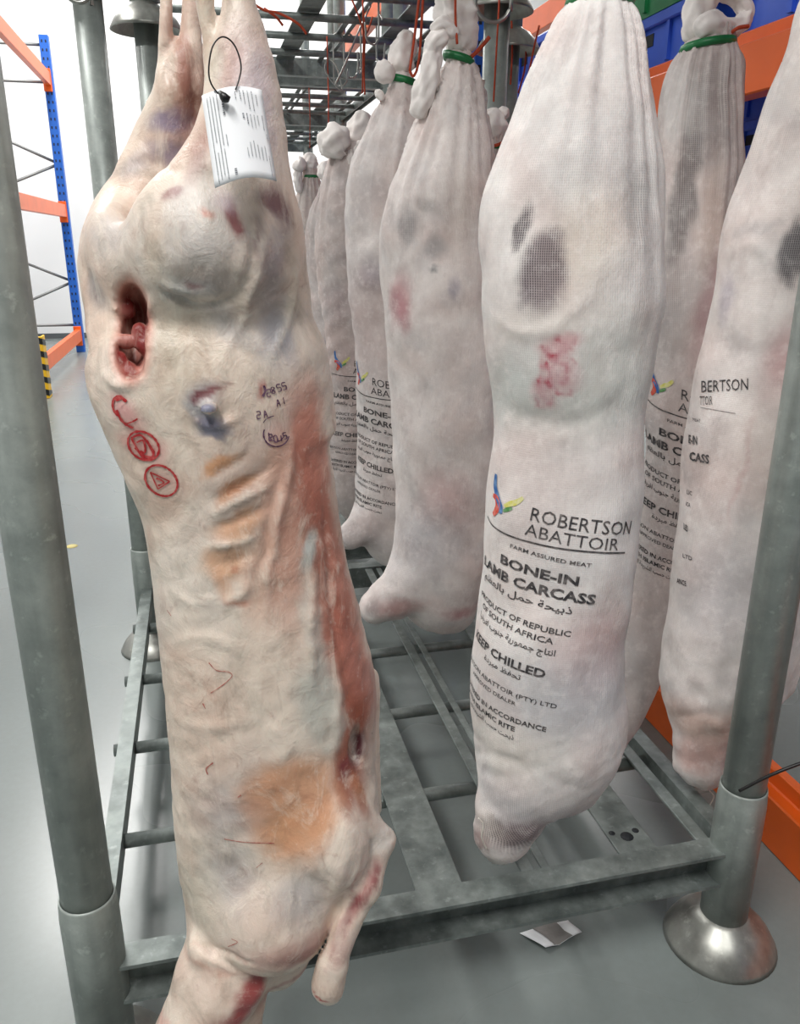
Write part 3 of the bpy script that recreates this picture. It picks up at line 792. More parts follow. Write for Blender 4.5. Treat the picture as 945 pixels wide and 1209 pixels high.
        for nm, poly in LOGO:
            Vt, Ft = wrap([poly], S, bvh); m = MB(); m.add(Vt, Ft)
            if lg is None: lg = m.build('printed_logo', M[nm], root); lg['label'] = 'coloured bird-like logo'
            else: m.build('logo_stroke', M[nm], lg)
    return root, bvh

# big bag in front
A, A_bvh = bag('largest white bagged carcass in front, with red stamp smudge and full black lettering',
    [(-60, 684, 726), (-30, 682, 732), (0, 674, 742), (10, 668, 746), (50, 645, 758), (100, 618, 768), (150, 600, 774), (200, 585, 777), (250, 573, 779), (300, 567, 779), (350, 568, 778), (400, 573, 772), (450, 579, 765), (500, 582, 758),
     (550, 578, 757), (600, 572, 755), (650, 569, 750), (700, 567, 745), (750, 562, 738), (800, 557, 736), (850, 556, 738), (875, 561, 736), (890, 567, 728), (905, 572, 718), (922, 582, 707), (937, 600, 698), (946, 622, 690), (952, 645, 680)],
    (0.135, 0.062), 0.8, tie=(3, 673, 744, 11, 0.02), seed=3, folds=0.5, base='e9e4e1',
    stains=[(660, 480, 90, 40, 0, 'c2c8c2', 0.6, 0.9), (720, 420, 50, 60, 0, 'c9ccc4', 0.5, 0.9), (600, 450, 30, 40, 0, 'c3c9c6', 0.5, 0.9), (690, 290, 40, 60, 20, 'd8cabb', 0.6, 0.9), (640, 380, 60, 20, -10, 'e6ddd6', 0.7, 0.7),
            (642, 318, 26, 46, 5, '8d8084', 0.75, 0.35), (617, 268, 7, 22, 12, '7d777a', 0.7, 0.4), (620, 345, 6, 16, 10, '8a8086', 0.5, 0.5), (755, 250, 22, 50, 0, 'b9bab8', 0.5, 0.9), (690, 120, 60, 70, 0, 'c9c8c6', 0.35, 0.9),
            (662, 406, 22, 13, -15, 'c05a6c', 0.5, 0.7), (662, 440, 18, 20, 10, 'c4687a', 0.45, 0.7), (642, 466, 13, 16, 0, 'c46a7c', 0.45, 0.7),
            (705, 770, 32, 50, 0, 'c9aaa8', 0.7, 0.6), (640, 560, 60, 50, 0, 'd8c4c0', 0.4, 0.9), (680, 830, 60, 50, 0, 'b9bbc2', 0.6, 0.9), (600, 890, 30, 30, 0, 'e2dad0', 0.6, 0.8), (650, 970, 40, 20, 40, 'c3bcc0', 0.5, 0.8),
            (602, 988, 30, 20, -10, '8f7f80', 0.85, 0.5), (575, 975, 14, 20, 0, 'e2d8d0', 0.6, 0.5), (565, 992, 7, 12, 0, '8a6f6c', 0.7, 0.5)],
    opens=[(642, 318, 28, 50, 5, 0.85, 0.4), (617, 268, 8, 25, 12, 0.9, 0.5), (755, 245, 22, 60, 0, 0.35, 0.9), (690, 190, 60, 90, 0, 0.18, 0.9), (602, 988, 28, 20, -10, 0.7, 0.5), (640, 440, 30, 60, 0, 0.2, 0.8), (655, 965, 40, 25, 40, 0.3, 0.8), (622, 350, 8, 16, 10, 0.6, 0.6)],
    dents=([(722, 330, 40, 60, 0, 7), (600, 320, 22, 50, 0, 4), (640, 320, 20, 50, 5, -6), (655, 455, 60, 26, 0, 5), (690, 780, 40, 60, 0, 4), (610, 940, 30, 30, 0, 4)], [([(578, 372), (600, 386), (628, 394), (655, 384), (690, 350), (712, 310)], 7, 6), ([(588, 470), (620, 494), (665, 502), (710, 488), (745, 455)], 10, -7), ([(563, 888), (590, 892), (615, 905), (632, 928)], 5, -6), ([(566, 900), (590, 905), (606, 922)], 6, 3), ([(620, 900), (660, 925), (690, 935)], 7, -4), ([(640, 1000), (600, 960)], 5, 2), ([(757, 150), (760, 260), (748, 380)], 5, 4), ([(700, 150), (712, 240), (700, 300)], 8, 3)]),
    text=(581, 560, 0.13, 1.02, -0.10, 0.004, 0.88), hang=(712, -70, 1.88),
    necks=[[(640, 870, 0.0, 52), (620, 920, -0.004, 50), (604, 955, -0.006, 42), (594, 982, -0.008, 35), (590, 1000, -0.008, 20)]], seg=200, nr=320,
    lines=[(oval(660, 405, 20, 12, -15), 2.2, 'a81f3e', 0.95), (oval(656, 408, 12, 7, 30), 2.2, 'a81f3e', 0.9), (oval(664, 440, 19, 20, 0), 2.2, 'ac2444', 0.95), (oval(660, 440, 10, 12, 20), 2.4, 'ac2444', 0.9), (oval(642, 467, 13, 15, 0), 2.2, 'ae2a4a', 0.9), ([(644, 410), (640, 440), (636, 470)], 3, 'b43250', 0.6)],
    tails=[([(565, 966, -0.05), (571, 974, -0.052), (569, 988, -0.05), (575, 1003, -0.046)], 'white_string', 0.0013)],
    knots=[[(700, -34, 0, 22), (710, -50, 0, 24), (715, -80, 0, 14)]])
B, B_bvh = bag('white bagged carcass squeezed behind the big front bag, looped cloth knot on top',
    [(30, 822, 866), (50, 810, 866), (60, 803, 868), (100, 786, 872), (150, 778, 873), (200, 775, 872), (300, 772, 866), (400, 768, 858), (450, 766, 850), (500, 764, 842), (600, 757, 826), (650, 750, 814), (700, 744, 802), (750, 735, 792), (800, 724, 780), (850, 714, 756), (880, 708, 738), (905, 710, 728), (915, 715, 722)],
    (0.40, 0.27), 0.85, tie=(55, 808, 864, 9, 0.12), seed=5, base='d4cbc8', folds=0.6,
    stains=[(800, 120, 20, 50, -12, 'e2ddda', 0.8, 0.4), (808, 230, 14, 80, 2, '8d8785', 0.7, 0.35), (842, 130, 22, 60, 0, 'b0aaa8', 0.5, 0.6), (842, 260, 14, 60, 0, 'd9c4b8', 0.6, 0.7), (840, 360, 14, 60, 8, 'b98f92', 0.6, 0.7), (718, 890, 18, 28, 0, 'b06e74', 0.8, 0.7)],
    opens=[(808, 230, 14, 84, 2, 0.6, 0.4), (842, 120, 22, 50, 0, 0.35, 0.7), (800, 330, 14, 60, 0, 0.3, 0.8)],
    text=(772, 430, 0.26, 0.97, 0.0, -0.012, 0.9), hang=(850, -20, 1.88),
    knots=[[(822, 44, -0.01, 12), (838, 30, -0.02, 15), (866, 34, -0.01, 10), (880, 18, 0, 10), (872, 0, 0, 10), (850, -18, 0, 12)], [(820, 50, 0.0, 12), (822, 20, 0.01, 16), (835, -10, 0.01, 18), (848, -40, 0.01, 12)]],
    tails=[([(862, 40, -0.03), (872, 33, -0.035), (884, 31, -0.03)], 'twine', 0.003), ([(864, 56, -0.03), (868, 66, -0.03), (866, 78, -0.03)], 'twine', 0.002)])
R, R_bvh = bag('white bagged carcass at the right edge half hidden behind the right-hand post',
    [(-90, 985, 1040), (-50, 975, 1050), (0, 948, 1062), (50, 934, 1064), (100, 916, 1060), (150, 901, 1052), (200, 884, 1046), (250, 867, 1036), (300, 855, 1026), (350, 847, 1016), (400, 840, 1006), (450, 826, 996), (500, 816, 988), (550, 810, 980), (600, 805, 972),
     (650, 799, 964), (700, 793, 956), (750, 786, 944), (800, 779, 926), (825, 783, 908), (845, 791, 892), (858, 802, 876), (866, 815, 862)],
    0.14, 0.8, tie=(-55, 978, 1048, 8), seed=8, base='e8e0dc', folds=0.4,
    stains=[(940, 300, 16, 34, 0, '77777a', 0.8, 0.3), (925, 430, 20, 40, 0, 'c98c90', 0.5, 0.8), (895, 270, 22, 8, -10, 'b3adae', 0.5, 0.7), (856, 350, 7, 26, 0, '9d93a6', 0.5, 0.7), (860, 700, 40, 60, 0, 'bdbcc2', 0.5, 0.9), (840, 560, 30, 40, 0, 'd8c2bc', 0.5, 0.9),
            (900, 520, 30, 60, 0, 'd8c8c0', 0.5, 0.9), (830, 860, 30, 26, 0, 'dcbcae', 0.75, 0.6), (830, 895, 24, 24, 0, 'b98f86', 0.7, 0.6), (812, 890, 8, 22, 0, 'd0aca4', 0.6, 0.6), (850, 885, 10, 20, 0, 'd6b0a6', 0.6, 0.6), (875, 560, 3, 60, 5, 'c39a98', 0.4, 0.8)],
    opens=[(942, 300, 18, 36, 0, 0.8, 0.35), (900, 170, 40, 70, 0, 0.18, 0.9)],
    dents=([(900, 260, 40, 50, 0, 6), (840, 560, 30, 60, 0, 4), (830, 895, 14, 26, 0, -6)], [([(858, 300), (890, 290), (925, 320), (930, 370)], 7, 5), ([(850, 400), (890, 420), (930, 400)], 10, -5), ([(790, 850), (830, 842), (870, 860)], 5, -5), ([(812, 870), (818, 900)], 5, 4), ([(850, 870), (846, 900)], 6, 4)]),
    necks=[[(838, 830, 0.0, 36), (830, 870, -0.004, 33), (828, 898, -0.006, 31), (833, 912, -0.006, 20)]], nlump=0.038, seg=160, nr=260,
    text=None, hang=(1010, -100, 1.88), knots=[[(1010, -60, 0, 24), (1012, -100, 0, 20)]],
    tails=[([(834, 930, -0.01), (843, 940, -0.012), (838, 953, -0.012), (844, 960, -0.012), (841, 978, -0.012)], 'white_string', 0.0011)])
C, C_bvh = bag('plain white bagged carcass with faint red stamp, left of the big front bag',
    [(60, 528, 557), (70, 527, 558), (90, 519, 566), (130, 500, 575), (180, 475, 583), (230, 458, 586), (280, 450, 588), (330, 449, 588), (380, 452, 588), (430, 459, 588), (480, 462, 588), (530, 464, 587), (580, 467, 586), (620, 465, 584), (650, 463, 580), (680, 464, 574), (705, 470, 567), (722, 478, 561), (733, 488, 556), (739, 500, 550)],
    0.85, 0.8, tie=(70, 526, 558, 9, -0.25), seed=11, base='e8dfdb', folds=0.9,
    stains=[(470, 355, 10, 26, 8, 'c6707c', 0.55, 0.7), (478, 375, 7, 16, 0, 'c6707c', 0.4, 0.7), (482, 268, 9, 22, 0, 'a7a2a4', 0.6, 0.7), (515, 290, 12, 12, 40, '99999c', 0.6, 0.6), (513, 317, 4, 4, 0, '77777a', 0.7, 0.5), (508, 245, 16, 6, 35, '9c9694', 0.5, 0.7),
            (538, 340, 6, 12, 0, '8f8698', 0.6, 0.7), (545, 250, 20, 50, 0, 'cfc0b6', 0.4, 0.9), (530, 590, 24, 34, -25, 'c89a98', 0.55, 0.8), (500, 640, 30, 40, 0, 'bfbdc4', 0.5, 0.9), (470, 700, 24, 14, 0, 'e4dcd8', 0.6, 0.7), (470, 720, 22, 12, 0, 'c88f8a', 0.6, 0.7), (440, 718, 9, 12, 0, '98908f', 0.6, 0.7), (545, 725, 12, 8, 0, 'b86a70', 0.6, 0.7)],
    dents=([(475, 270, 20, 40, 0, 5), (540, 290, 24, 50, 0, 4), (520, 600, 30, 40, 0, 4)], [([(452, 318), (475, 312), (500, 285), (530, 265)], 5, 5), ([(500, 240), (520, 252)], 4, -5), ([(455, 345), (500, 375), (560, 360)], 8, -5), ([(446, 688), (475, 692), (505, 712)], 4, -6), ([(440, 700), (470, 700), (500, 716)], 4, 4), ([(500, 420), (530, 520), (520, 600)], 9, 4)]),
    necks=[[(500, 670, 0.0, 30), (480, 692, -0.012, 30), (462, 706, -0.02, 27), (444, 717, -0.026, 21)]], seg=160, nr=260,
    opens=[(482, 268, 9, 22, 0, 0.4, 0.7)], hang=(538, -10, 1.88),
    knots=[[(536, 66, 0, 13), (543, 45, 0, 21), (540, 20, 0, 24), (535, -15, 0, 20), (535, -40, 0, 12)], [(528, 40, -0.04, 12), (516, 48, -0.04, 10), (511, 62, -0.03, 11), (508, 85, -0.03, 12), (500, 112, -0.02, 13), (492, 140, -0.01, 11)], [(512, 40, -0.03, 8), (520, 30, -0.04, 9), (532, 34, -0.04, 9), (536, 46, -0.04, 8)]],
    tails=[([(556, 68, -0.02), (566, 58, -0.03), (578, 44, -0.03)], 'twine', 0.004), ([(540, 52, -0.05), (538, 20, -0.05), (538, -20, -0.05)], 'twine', 0.0025)])
Dg, D_bvh = bag('white bagged carcass with lettering directly left of the plain middle bag',
    [(85, 461, 488), (96, 460, 490), (110, 455, 498), (140, 438, 506), (170, 426, 510), (200, 415, 512), (250, 409, 514), (300, 408, 514), (350, 412, 516), (400, 419, 518), (450, 421, 520), (500, 422, 520), (540, 421, 519), (570, 419, 516), (600, 420, 511), (625, 424, 505), (645, 430, 496), (658, 440, 486), (664, 450, 474)],
    1.15, 0.8, tie=(96, 459, 491, 8, -0.2), seed=14, base='dfd7d4', folds=0.6,
    stains=[(438, 325, 16, 16, 0, '8d8390', 0.6, 0.7), (430, 230, 14, 30, 0, 'b9b2b2', 0.5, 0.8), (430, 380, 20, 50, 0, 'cdb2ae', 0.5, 0.9), (425, 640, 24, 14, 0, 'a59c9c', 0.5, 0.8)],
    necks=[[(450, 600, 0.0, 22), (432, 620, -0.012, 21), (414, 633, -0.02, 16)]],
    text=(426, 432, 0.16, 0.98, 0.0, -0.036, 0.95), hang=(478, -10, 1.88),
    knots=[[(474, 92, 0, 13), (474, 72, 0, 15), (480, 50, 0, 13), (484, 36, 0, 9)], [(464, 92, -0.02, 10), (454, 84, -0.03, 12), (452, 74, -0.02, 9)], [(452, 108, -0.02, 8), (445, 116, -0.01, 7)]],
    tails=[([(484, 84, -0.05), (490, 40, -0.05), (496, -10, -0.05)], 'twine', 0.003), ([(492, 84, -0.05), (496, 60, -0.05), (500, -10, -0.05)], 'twine', 0.003), ([(484, 84, -0.05), (488, 90, -0.05), (492, 84, -0.05)], 'twine', 0.003)])
Eg, E_bvh = bag('shadowed white bagged carcass with partial lettering beside the bare carcass flank',
    [(168, 398, 432), (190, 388, 440), (220, 379, 446), (260, 373, 450), (300, 372, 454), (350, 378, 456), (400, 385, 458), (450, 386, 458), (500, 384, 456), (550, 384, 452), (580, 388, 446), (600, 396, 436), (612, 408, 424)],
    1.76, 0.8, tie=(172, 400, 430, 6, 0.1), seed=17, base='cfc3bf', folds=0.5,
    stains=[(400, 360, 16, 20, 0, 'a89496', 0.5, 0.8), (400, 420, 20, 30, 0, 'b99a94', 0.4, 0.9)],
    text=(393, 416, 0.04, 0.98, 0.0, 0.0, 1.0), hang=(428, 110, 1.84),
    knots=[[(414, 172, 0, 12), (425, 150, 0, 13), (428, 130, 0, 10)], [(412, 166, -0.03, 12), (398, 166, -0.04, 19), (390, 178, -0.03, 17), (388, 186, -0.02, 9)], [(404, 196, -0.02, 10), (416, 184, -0.03, 9), (430, 168, -0.03, 8)]])
Fg, F_bvh = bag('narrow strip of white bagged carcass showing behind the lettered shadowed bag',
    [(212, 380, 396), (225, 376, 402), (250, 366, 412), (290, 360, 418), (340, 362, 420), (400, 370, 422), (450, 372, 420), (520, 374, 416), (560, 380, 406), (572, 388, 396)],
    2.35, 0.8, tie=(218, 381, 395, 3), seed=19, base='ccc2bf', hang=(388, 180, 1.84),
    knots=[[(387, 214, 0, 7), (384, 202, 0, 9), (388, 190, 0, 5)]])
Gg, G_bvh = bag('far white bagged carcass with knotted top glimpsed past the bare carcass thigh',
    [(200, 358, 376), (212, 356, 378), (240, 348, 388), (280, 344, 394), (330, 344, 396), (400, 350, 396), (460, 354, 392), (510, 360, 386), (522, 368, 378)],
    3.35, 0.8, tie=(209, 358, 376, 4), seed=23, base='d2c6c0', hang=(366, 175, 1.84),
    knots=[[(368, 205, 0, 8), (366, 192, 0, 10), (368, 180, 0, 6)], [(362, 194, -0.03, 8), (352, 194, -0.03, 9), (348, 190, -0.03, 6)], [(352, 200, -0.03, 5), (352, 214, -0.03, 5), (354, 228, -0.03, 4)]])
Sg, S_bvh = bag('small white bagged carcass with red and green tie glimpsed behind the middle and front bags',
    [(160, 574, 594), (172, 574, 594), (200, 564, 606), (240, 556, 616), (300, 552, 622), (380, 556, 622), (460, 560, 618), (560, 566, 610), (600, 574, 602), (612, 582, 594)],
    1.12, 0.8, tie=(174, 573, 595, 5), seed=27, base='d6cbc6', folds=0.8, hang=(583, 120, 1.88),
    knots=[[(584, 168, 0, 10), (584, 150, 0, 15), (585, 136, 0, 13), (588, 128, 0, 6)], [(590, 138, 0.0, 8), (600, 128, 0, 6)]],
    tails=[([(572, 168, -0.05), (584, 172, -0.06), (598, 166, -0.05)], 'twine', 0.004)])
# the right bag carries the end of its lettering round its left side
def side_text(root, bvh, name, uv_lines):
    for (t, u0, v0, u1, v1, hpx, bold) in uv_lines:
        m = MB()
        vs, fs = text_poly(t, bold); lo = vs[:, 0].min(); hi = vs[:, 0].max(); b = []
        for x, y in vs:
            k = (x-lo)/(hi-lo); px = u0+(u1-u0)*k; py = v0+(v1-v0)*k-y/0.72*hpx
            loc, n = hit(bvh, px, py)
            if loc is None:
                loc, n = hit(bvh, px+6, py)
            if loc is None: loc = Vector((0, 0, -1)); n = Vector((0, 0, 1))
            b.append(tuple(loc+Vector(n)*0.0011))
        m.add(b, fs); o = m.build(name, M['print'], root); o['kind'] = 'stuff'
side_text(R, R_bvh, 'printed_line', [('BERTSON', 829, 463, 884, 460, 14, 0.0), ('TTOIR', 827, 478, 842, 478, 11, 0.0), ('____________', 828, 480, 869, 487, 8, 0.0), ('MEAT', 819, 497, 828, 499, 4, 0.0), ('E-IN', 814, 523, 824, 525, 10, 0.03),
    ('CASS', 815, 543, 838, 547, 10, 0.03), ('LIC', 812, 583, 818, 585, 5, 0.014), ('ICA', 811, 597, 816, 599, 5, 0.014), ('LLED', 808, 624, 813, 628, 7, 0.03), ('LTD', 807, 658, 818, 662, 5, 0.006), ('ANCE', 800, 688, 811, 692, 6, 0.02)])

# ------------------------------------------------------------------ the bare carcass (implicit surface, meshed on a grid)
def bare():
    YB = -0.115
    H = 0.0036
    x0, x1, y0, y1, z0, z1 = -0.02, 0.45, -0.26, 0.05, 0.03, 1.56
    X = np.arange(x0, x1, H, dtype=np.float32); Yg = np.arange(y0, y1, H, dtype=np.float32); Z = np.arange(z0, z1, H, dtype=np.float32)
    xg = X[:, None, None]; yg = Yg[None, :, None]; zg = Z[None, None, :]
    def smin(a, b, k):
        h = np.clip(0.5+0.5*(b-a)/k, 0, 1); return b+(a-b)*h-k*h*(1-h)
    def stack(rows, yc, ratio):
        # rows: (v, left, right [, dy [, ratio]])
        rows = sorted(rows); zz = []; cx = []; cy = []; rx = []; ry = []
        for r in rows:
            dy = r[3] if len(r) > 3 else 0; rt = r[4] if len(r) > 4 else ratio
            c = at((r[1]+r[2])/2, r[0], y=yc+dy); hw = (r[2]-r[1])/2*depth(c)/FPX
            zz.append(-c.z); cx.append(c.x); cy.append(c.y); rx.append(hw); ry.append(hw*rt)
        q = -Z.astype(float)
        f = lambda a: pchip(zz, a, q).astype(np.float32)[None, None, :]
        RX, RY, CX, CY = f(rx), f(ry), f(cx), f(cy)
        d = (np.sqrt(((xg-CX)/RX)**2+((yg-CY)/RY)**2)-1)*np.minimum(RX, RY)
        out = np.maximum(Z-(-zz[0]), (-zz[-1])-Z)[None, None, :]
        return np.maximum(d, out).astype(np.float32)
    def cap(p, q, ra, rb):
        p = np.array(p, np.float32); q = np.array(q, np.float32); d = q-p; L = float(d@d)
        t = np.clip(((xg-p[0])*d[0]+(yg-p[1])*d[1]+(zg-p[2])*d[2])/L, 0, 1)
        return np.sqrt((xg-p[0]-t*d[0])**2+(yg-p[1]-t*d[1])**2+(zg-p[2]-t*d[2])**2)-(ra+(rb-ra)*t)
    def ell(c, rx, ry, rz):
        return (np.sqrt(((xg-c[0])/rx)**2+((yg-c[1])/ry)**2+((zg-c[2])/rz)**2)-1)*min(rx, ry, rz)
    def pc(u0, v0, dy0, r0, u1, v1, dy1, r1):
        a = at(u0, v0, y=YB+dy0); b = at(u1, v1, y=YB+dy1)
        return cap(a, b, r0*depth(a)/FPX, r1*depth(b)/FPX)
    def pe(u, v, dy, ru, rv, ryy):
        c = at(u, v, y=YB+dy); k = depth(c)/FPX
        return ell(c, ru*k, ryy, rv*k)
    torso = stack([(372, 150, 320), (400, 118, 364), (430, 108, 374), (460, 112, 379), (500, 128, 384), (550, 150, 391), (600, 171, 398), (650, 180, 407), (700, 186, 418), (750, 192, 431), (800, 198, 442), (850, 203, 447), (900, 206, 446),
                   (950, 209, 440), (1000, 213, 430), (1050, 221, 408), (1090, 229, 388), (1120, 248, 374), (1145, 282, 362), (1162, 310, 345)], YB, 0.66)
    # far (left) leg and near (right) leg
    legL = stack([(-30, 215, 234, 0.05, 0.9), (-10, 214, 235, 0.05, 0.9), (38, 212, 238, 0.05, 0.9), (56, 202, 240, 0.05, 0.85), (70, 192, 242, 0.05, 0.8), (100, 182, 244, 0.048, 0.75), (150, 160, 250, 0.06, 0.66), (200, 138, 250, 0.062, 0.60), (250, 117, 244, 0.055, 0.57), (300, 105, 232, 0.04, 0.58), (350, 103, 216, 0.02, 0.6), (400, 105, 200, 0.0, 0.62), (440, 113, 190, 0, 0.62), (480, 130, 180, 0, 0.6)], YB, 0.7)
    legR = stack([(-40, 267, 298, -0.03, 0.9), (0, 264, 303, -0.03, 0.9), (35, 256, 314, -0.032, 0.85), (60, 248, 320, -0.034, 0.8), (100, 244, 329, -0.036, 0.74), (150, 230, 336, -0.038, 0.66), (200, 204, 342, -0.040, 0.60), (250, 177, 352, -0.038, 0.54), (300, 167, 361, -0.032, 0.52), (350, 174, 367, -0.024, 0.54), (400, 194, 372, -0.014, 0.58), (450, 214, 376, -0.008, 0.6), (500, 240, 380, 0.0, 0.6)], YB, 0.7)
    # achilles strands beside each shank, leaving the open gambrel gap
    strL = np.minimum(pc(198, -50, 0.05, 8, 195, 50, 0.048, 9), pc(195, 50, 0.05, 9, 192, 100, 0.055, 9))
    strR = np.minimum(pc(238, -50, -0.03, 11, 247, 50, -0.034, 9), pc(247, 50, -0.034, 9, 256, 120, -0.04, 14))
    legL = smin(legL, strL, 0.003); legR = smin(legR, strR, 0.003)
    f = smin(torso, legR, 0.03)
    f = smin(f, legL, 0.004)
    f = smin(f, pe(240, 288, -0.045, 72, 64, 0.042), 0.035)
    f = smin(f, pe(138, 305, 0.03, 33, 64, 0.06), 0.02)
    # shoulder, elbow, foreleg
    f = smin(f, pe(392, 975, -0.035, 52, 85, 0.07), 0.03)
    f = smin(f, pe(322, 1058, -0.03, 72, 84, 0.085), 0.03)
    leg = smin(pc(412, 962, -0.06, 26, 450, 990, -0.062, 17), pc(450, 992, -0.062, 15, 430, 1045, -0.078, 20), 0.012)
    leg = smin(leg, pc(430, 1045, -0.078, 18, 396, 1130, -0.092, 15), 0.012)
    leg = smin(leg, pe(388, 1163, -0.096, 19, 24, 0.020), 0.03)
    f = smin(f, leg, 0.006)
    # belly flap strip hanging at the right
    f = smin(f, pc(436, 800, 0.02, 10, 440, 955, 0.02, 11), 0.012)
    # neck with its rolled collar
    nk = pc(268, 1108, -0.02, 44, 262, 1150, -0.03, 48); nk = smin(nk, pc(262, 1150, -0.03, 50, 226, 1235, -0.05, 50), 0.02)
    nk = smin(nk, pc(240, 1118, -0.045, 14, 300, 1164, -0.065, 12), 0.02)
    nk = smin(nk, pc(300, 1170, -0.03, 16, 292, 1230, -0.04, 14), 0.01)
    f = smin(f, nk, 0.010)
    # pelvic opening
    def holef(xg, yg, zg):
        def e(u, v, dy, ru, rv, ryy):
            c = at(u, v, y=YB+dy); k = depth(c)/FPX
            return (np.sqrt(((xg-c[0])/(ru*k))**2+((yg-c[1])/ryy)**2+((zg-c[2])/(rv*k))**2)-1)*ru*k
        return smin(e(158, 377, -0.040, 17, 37, 0.050), e(153, 420, -0.050, 17, 26, 0.040), 0.008)
    f = -smin(-f, holef(xg, yg, zg), 0.006)
    for (u, v, dy, r) in ((165, 392, -0.028, 9), (150, 404, -0.032, 7), (168, 408, -0.032, 7), (154, 438, -0.036, 8), (143, 424, -0.036, 6), (152, 366, -0.012, 8)):
        f = smin(f, pe(u, v, dy, r, r*1.3, r*0.0008), 0.005)
    # torn hollow on the loin with its knob
    c = pe(245, 466, -0.104, 18, 24, 0.020); f = -smin(-f, c, 0.008)
    f = smin(f, pe(245, 483, -0.084, 12, 9, 0.010), 0.005)
    # slit on the thigh
    c = pe(279, 262, -0.100, 7, 24, 0.014); f = -smin(-f, c, 0.006)
    c = pe(420, 880, -0.052, 8, 24, 0.012); f = -smin(-f, c, 0.006)
    bare.hole = holef
    me, pos = surface_nets(f, H, X, Yg, Z, 'carcass_body')
    nrm = normals_of(me)
    pos = pos+nrm*((snoise(pos, 9, 31)*0.0016+snoise(pos, 24, 32)*0.0008+snoise(pos, 55, 33)*0.0004)[:, None])
    me.vertices.foreach_set('co', pos.astype(np.float32).ravel()); me.update()
    me.polygons.foreach_set('use_smooth', [True]*len(me.polygons))
    return me
me = bare(); me.materials.append(M['flesh'])
K_bvh = bvh_of(me)
sculpt(me, K_bvh, [(232, 300, 40, 40, 0, 3), (315, 300, 22, 50, 6, 4), (330, 390, 22, 34, 0, -4), (200, 150, 16, 30, 0, 3), (300, 130, 14, 60, -5, 3), (340, 950, 44, 64, 8, -3), (360, 1070, 26, 30, 0, -3), (280, 1040, 30, 30, 0, -3), (160, 205, 16, 30, -10, 3), (320, 1010, 40, 18, 10, 3)],
  [([(252, 562), (275, 548), (292, 532)], 5, -3), ([(250, 592), (285, 572), (318, 552)], 6, -4), ([(250, 606), (290, 588), (318, 575)], 4, 4), ([(250, 628), (288, 612), (316, 598)], 6, -4), ([(246, 644), (270, 642), (300, 632)], 5, 5), ([(252, 668), (280, 660), (300, 650)], 8, -3), ([(262, 712), (285, 700), (300, 680)], 6, 4), ([(346, 520), (338, 580), (322, 640), (316, 720)], 6, 4), ([(330, 560), (318, 620), (306, 690)], 5, -3),
   ([(190, 344), (220, 358), (255, 360), (285, 345)], 6, -6), ([(190, 332), (215, 344), (250, 346)], 6, 3), ([(292, 250), (296, 300), (286, 350)], 5, -4), ([(308, 250), (306, 300), (290, 370), (262, 420)], 6, 4), ([(350, 300), (345, 370), (318, 430)], 6, 4), ([(222, 478), (236, 498), (262, 500), (285, 488)], 5, 4), ([(262, 440), (258, 465), (262, 488)], 5, 4),
   ([(365, 640), (370, 700), (366, 760), (372, 820)], 7, 4), ([(384, 600), (392, 700), (400, 780)], 6, -4), ([(395, 760), (400, 830), (395, 900)], 6, 4), ([(420, 960), (440, 1000), (426, 1050)], 5, -3), ([(400, 960), (412, 990), (400, 1040), (380, 1090)], 10, 4), ([(436, 1020), (420, 1070), (402, 1120)], 3, -3), ([(426, 1010), (408, 1070), (392, 1120)], 4, 2),
   ([(232, 1112), (262, 1124), (300, 1140)], 5, -5), ([(240, 1130), (270, 1142), (300, 1160)], 4, 4), ([(205, 700), (230, 710), (250, 705)], 5, 2), ([(200, 760), (240, 750), (290, 770)], 7, 2), ([(206, 850), (250, 860), (300, 850)], 8, 2), ([(320, 860), (340, 880), (330, 900)], 6, 2), ([(120, 440), (140, 455), (175, 450)], 6, 4), ([(178, 350), (176, 400), (172, 440)], 5, 4),
   ([(196, 60), (205, 100), (205, 130)], 4, -3), ([(232, 60), (228, 120), (220, 160)], 4, -3), ([(275, 40), (280, 90)], 5, -3), ([(262, 60), (258, 110)], 3, -2), ([(150, 200), (180, 195), (215, 205)], 6, -2)])
K_bvh = bvh_of(me); pos = verts_of(me); nrm = normals_of(me)
cols = np.tile(np.array(h2('e6d6c6')), (len(pos), 1))
n1 = snoise(pos, 5, 71); n2 = snoise(pos, 8, 72)
a = np.clip(n1*0.45, 0, 0.35)[:, None]; cols = cols*(1-a)+np.array(h2('dcb8a6'))*a
a = np.clip(n2*0.45, 0, 0.3)[:, None]; cols = cols*(1-a)+np.array(h2('cfccc6'))*a
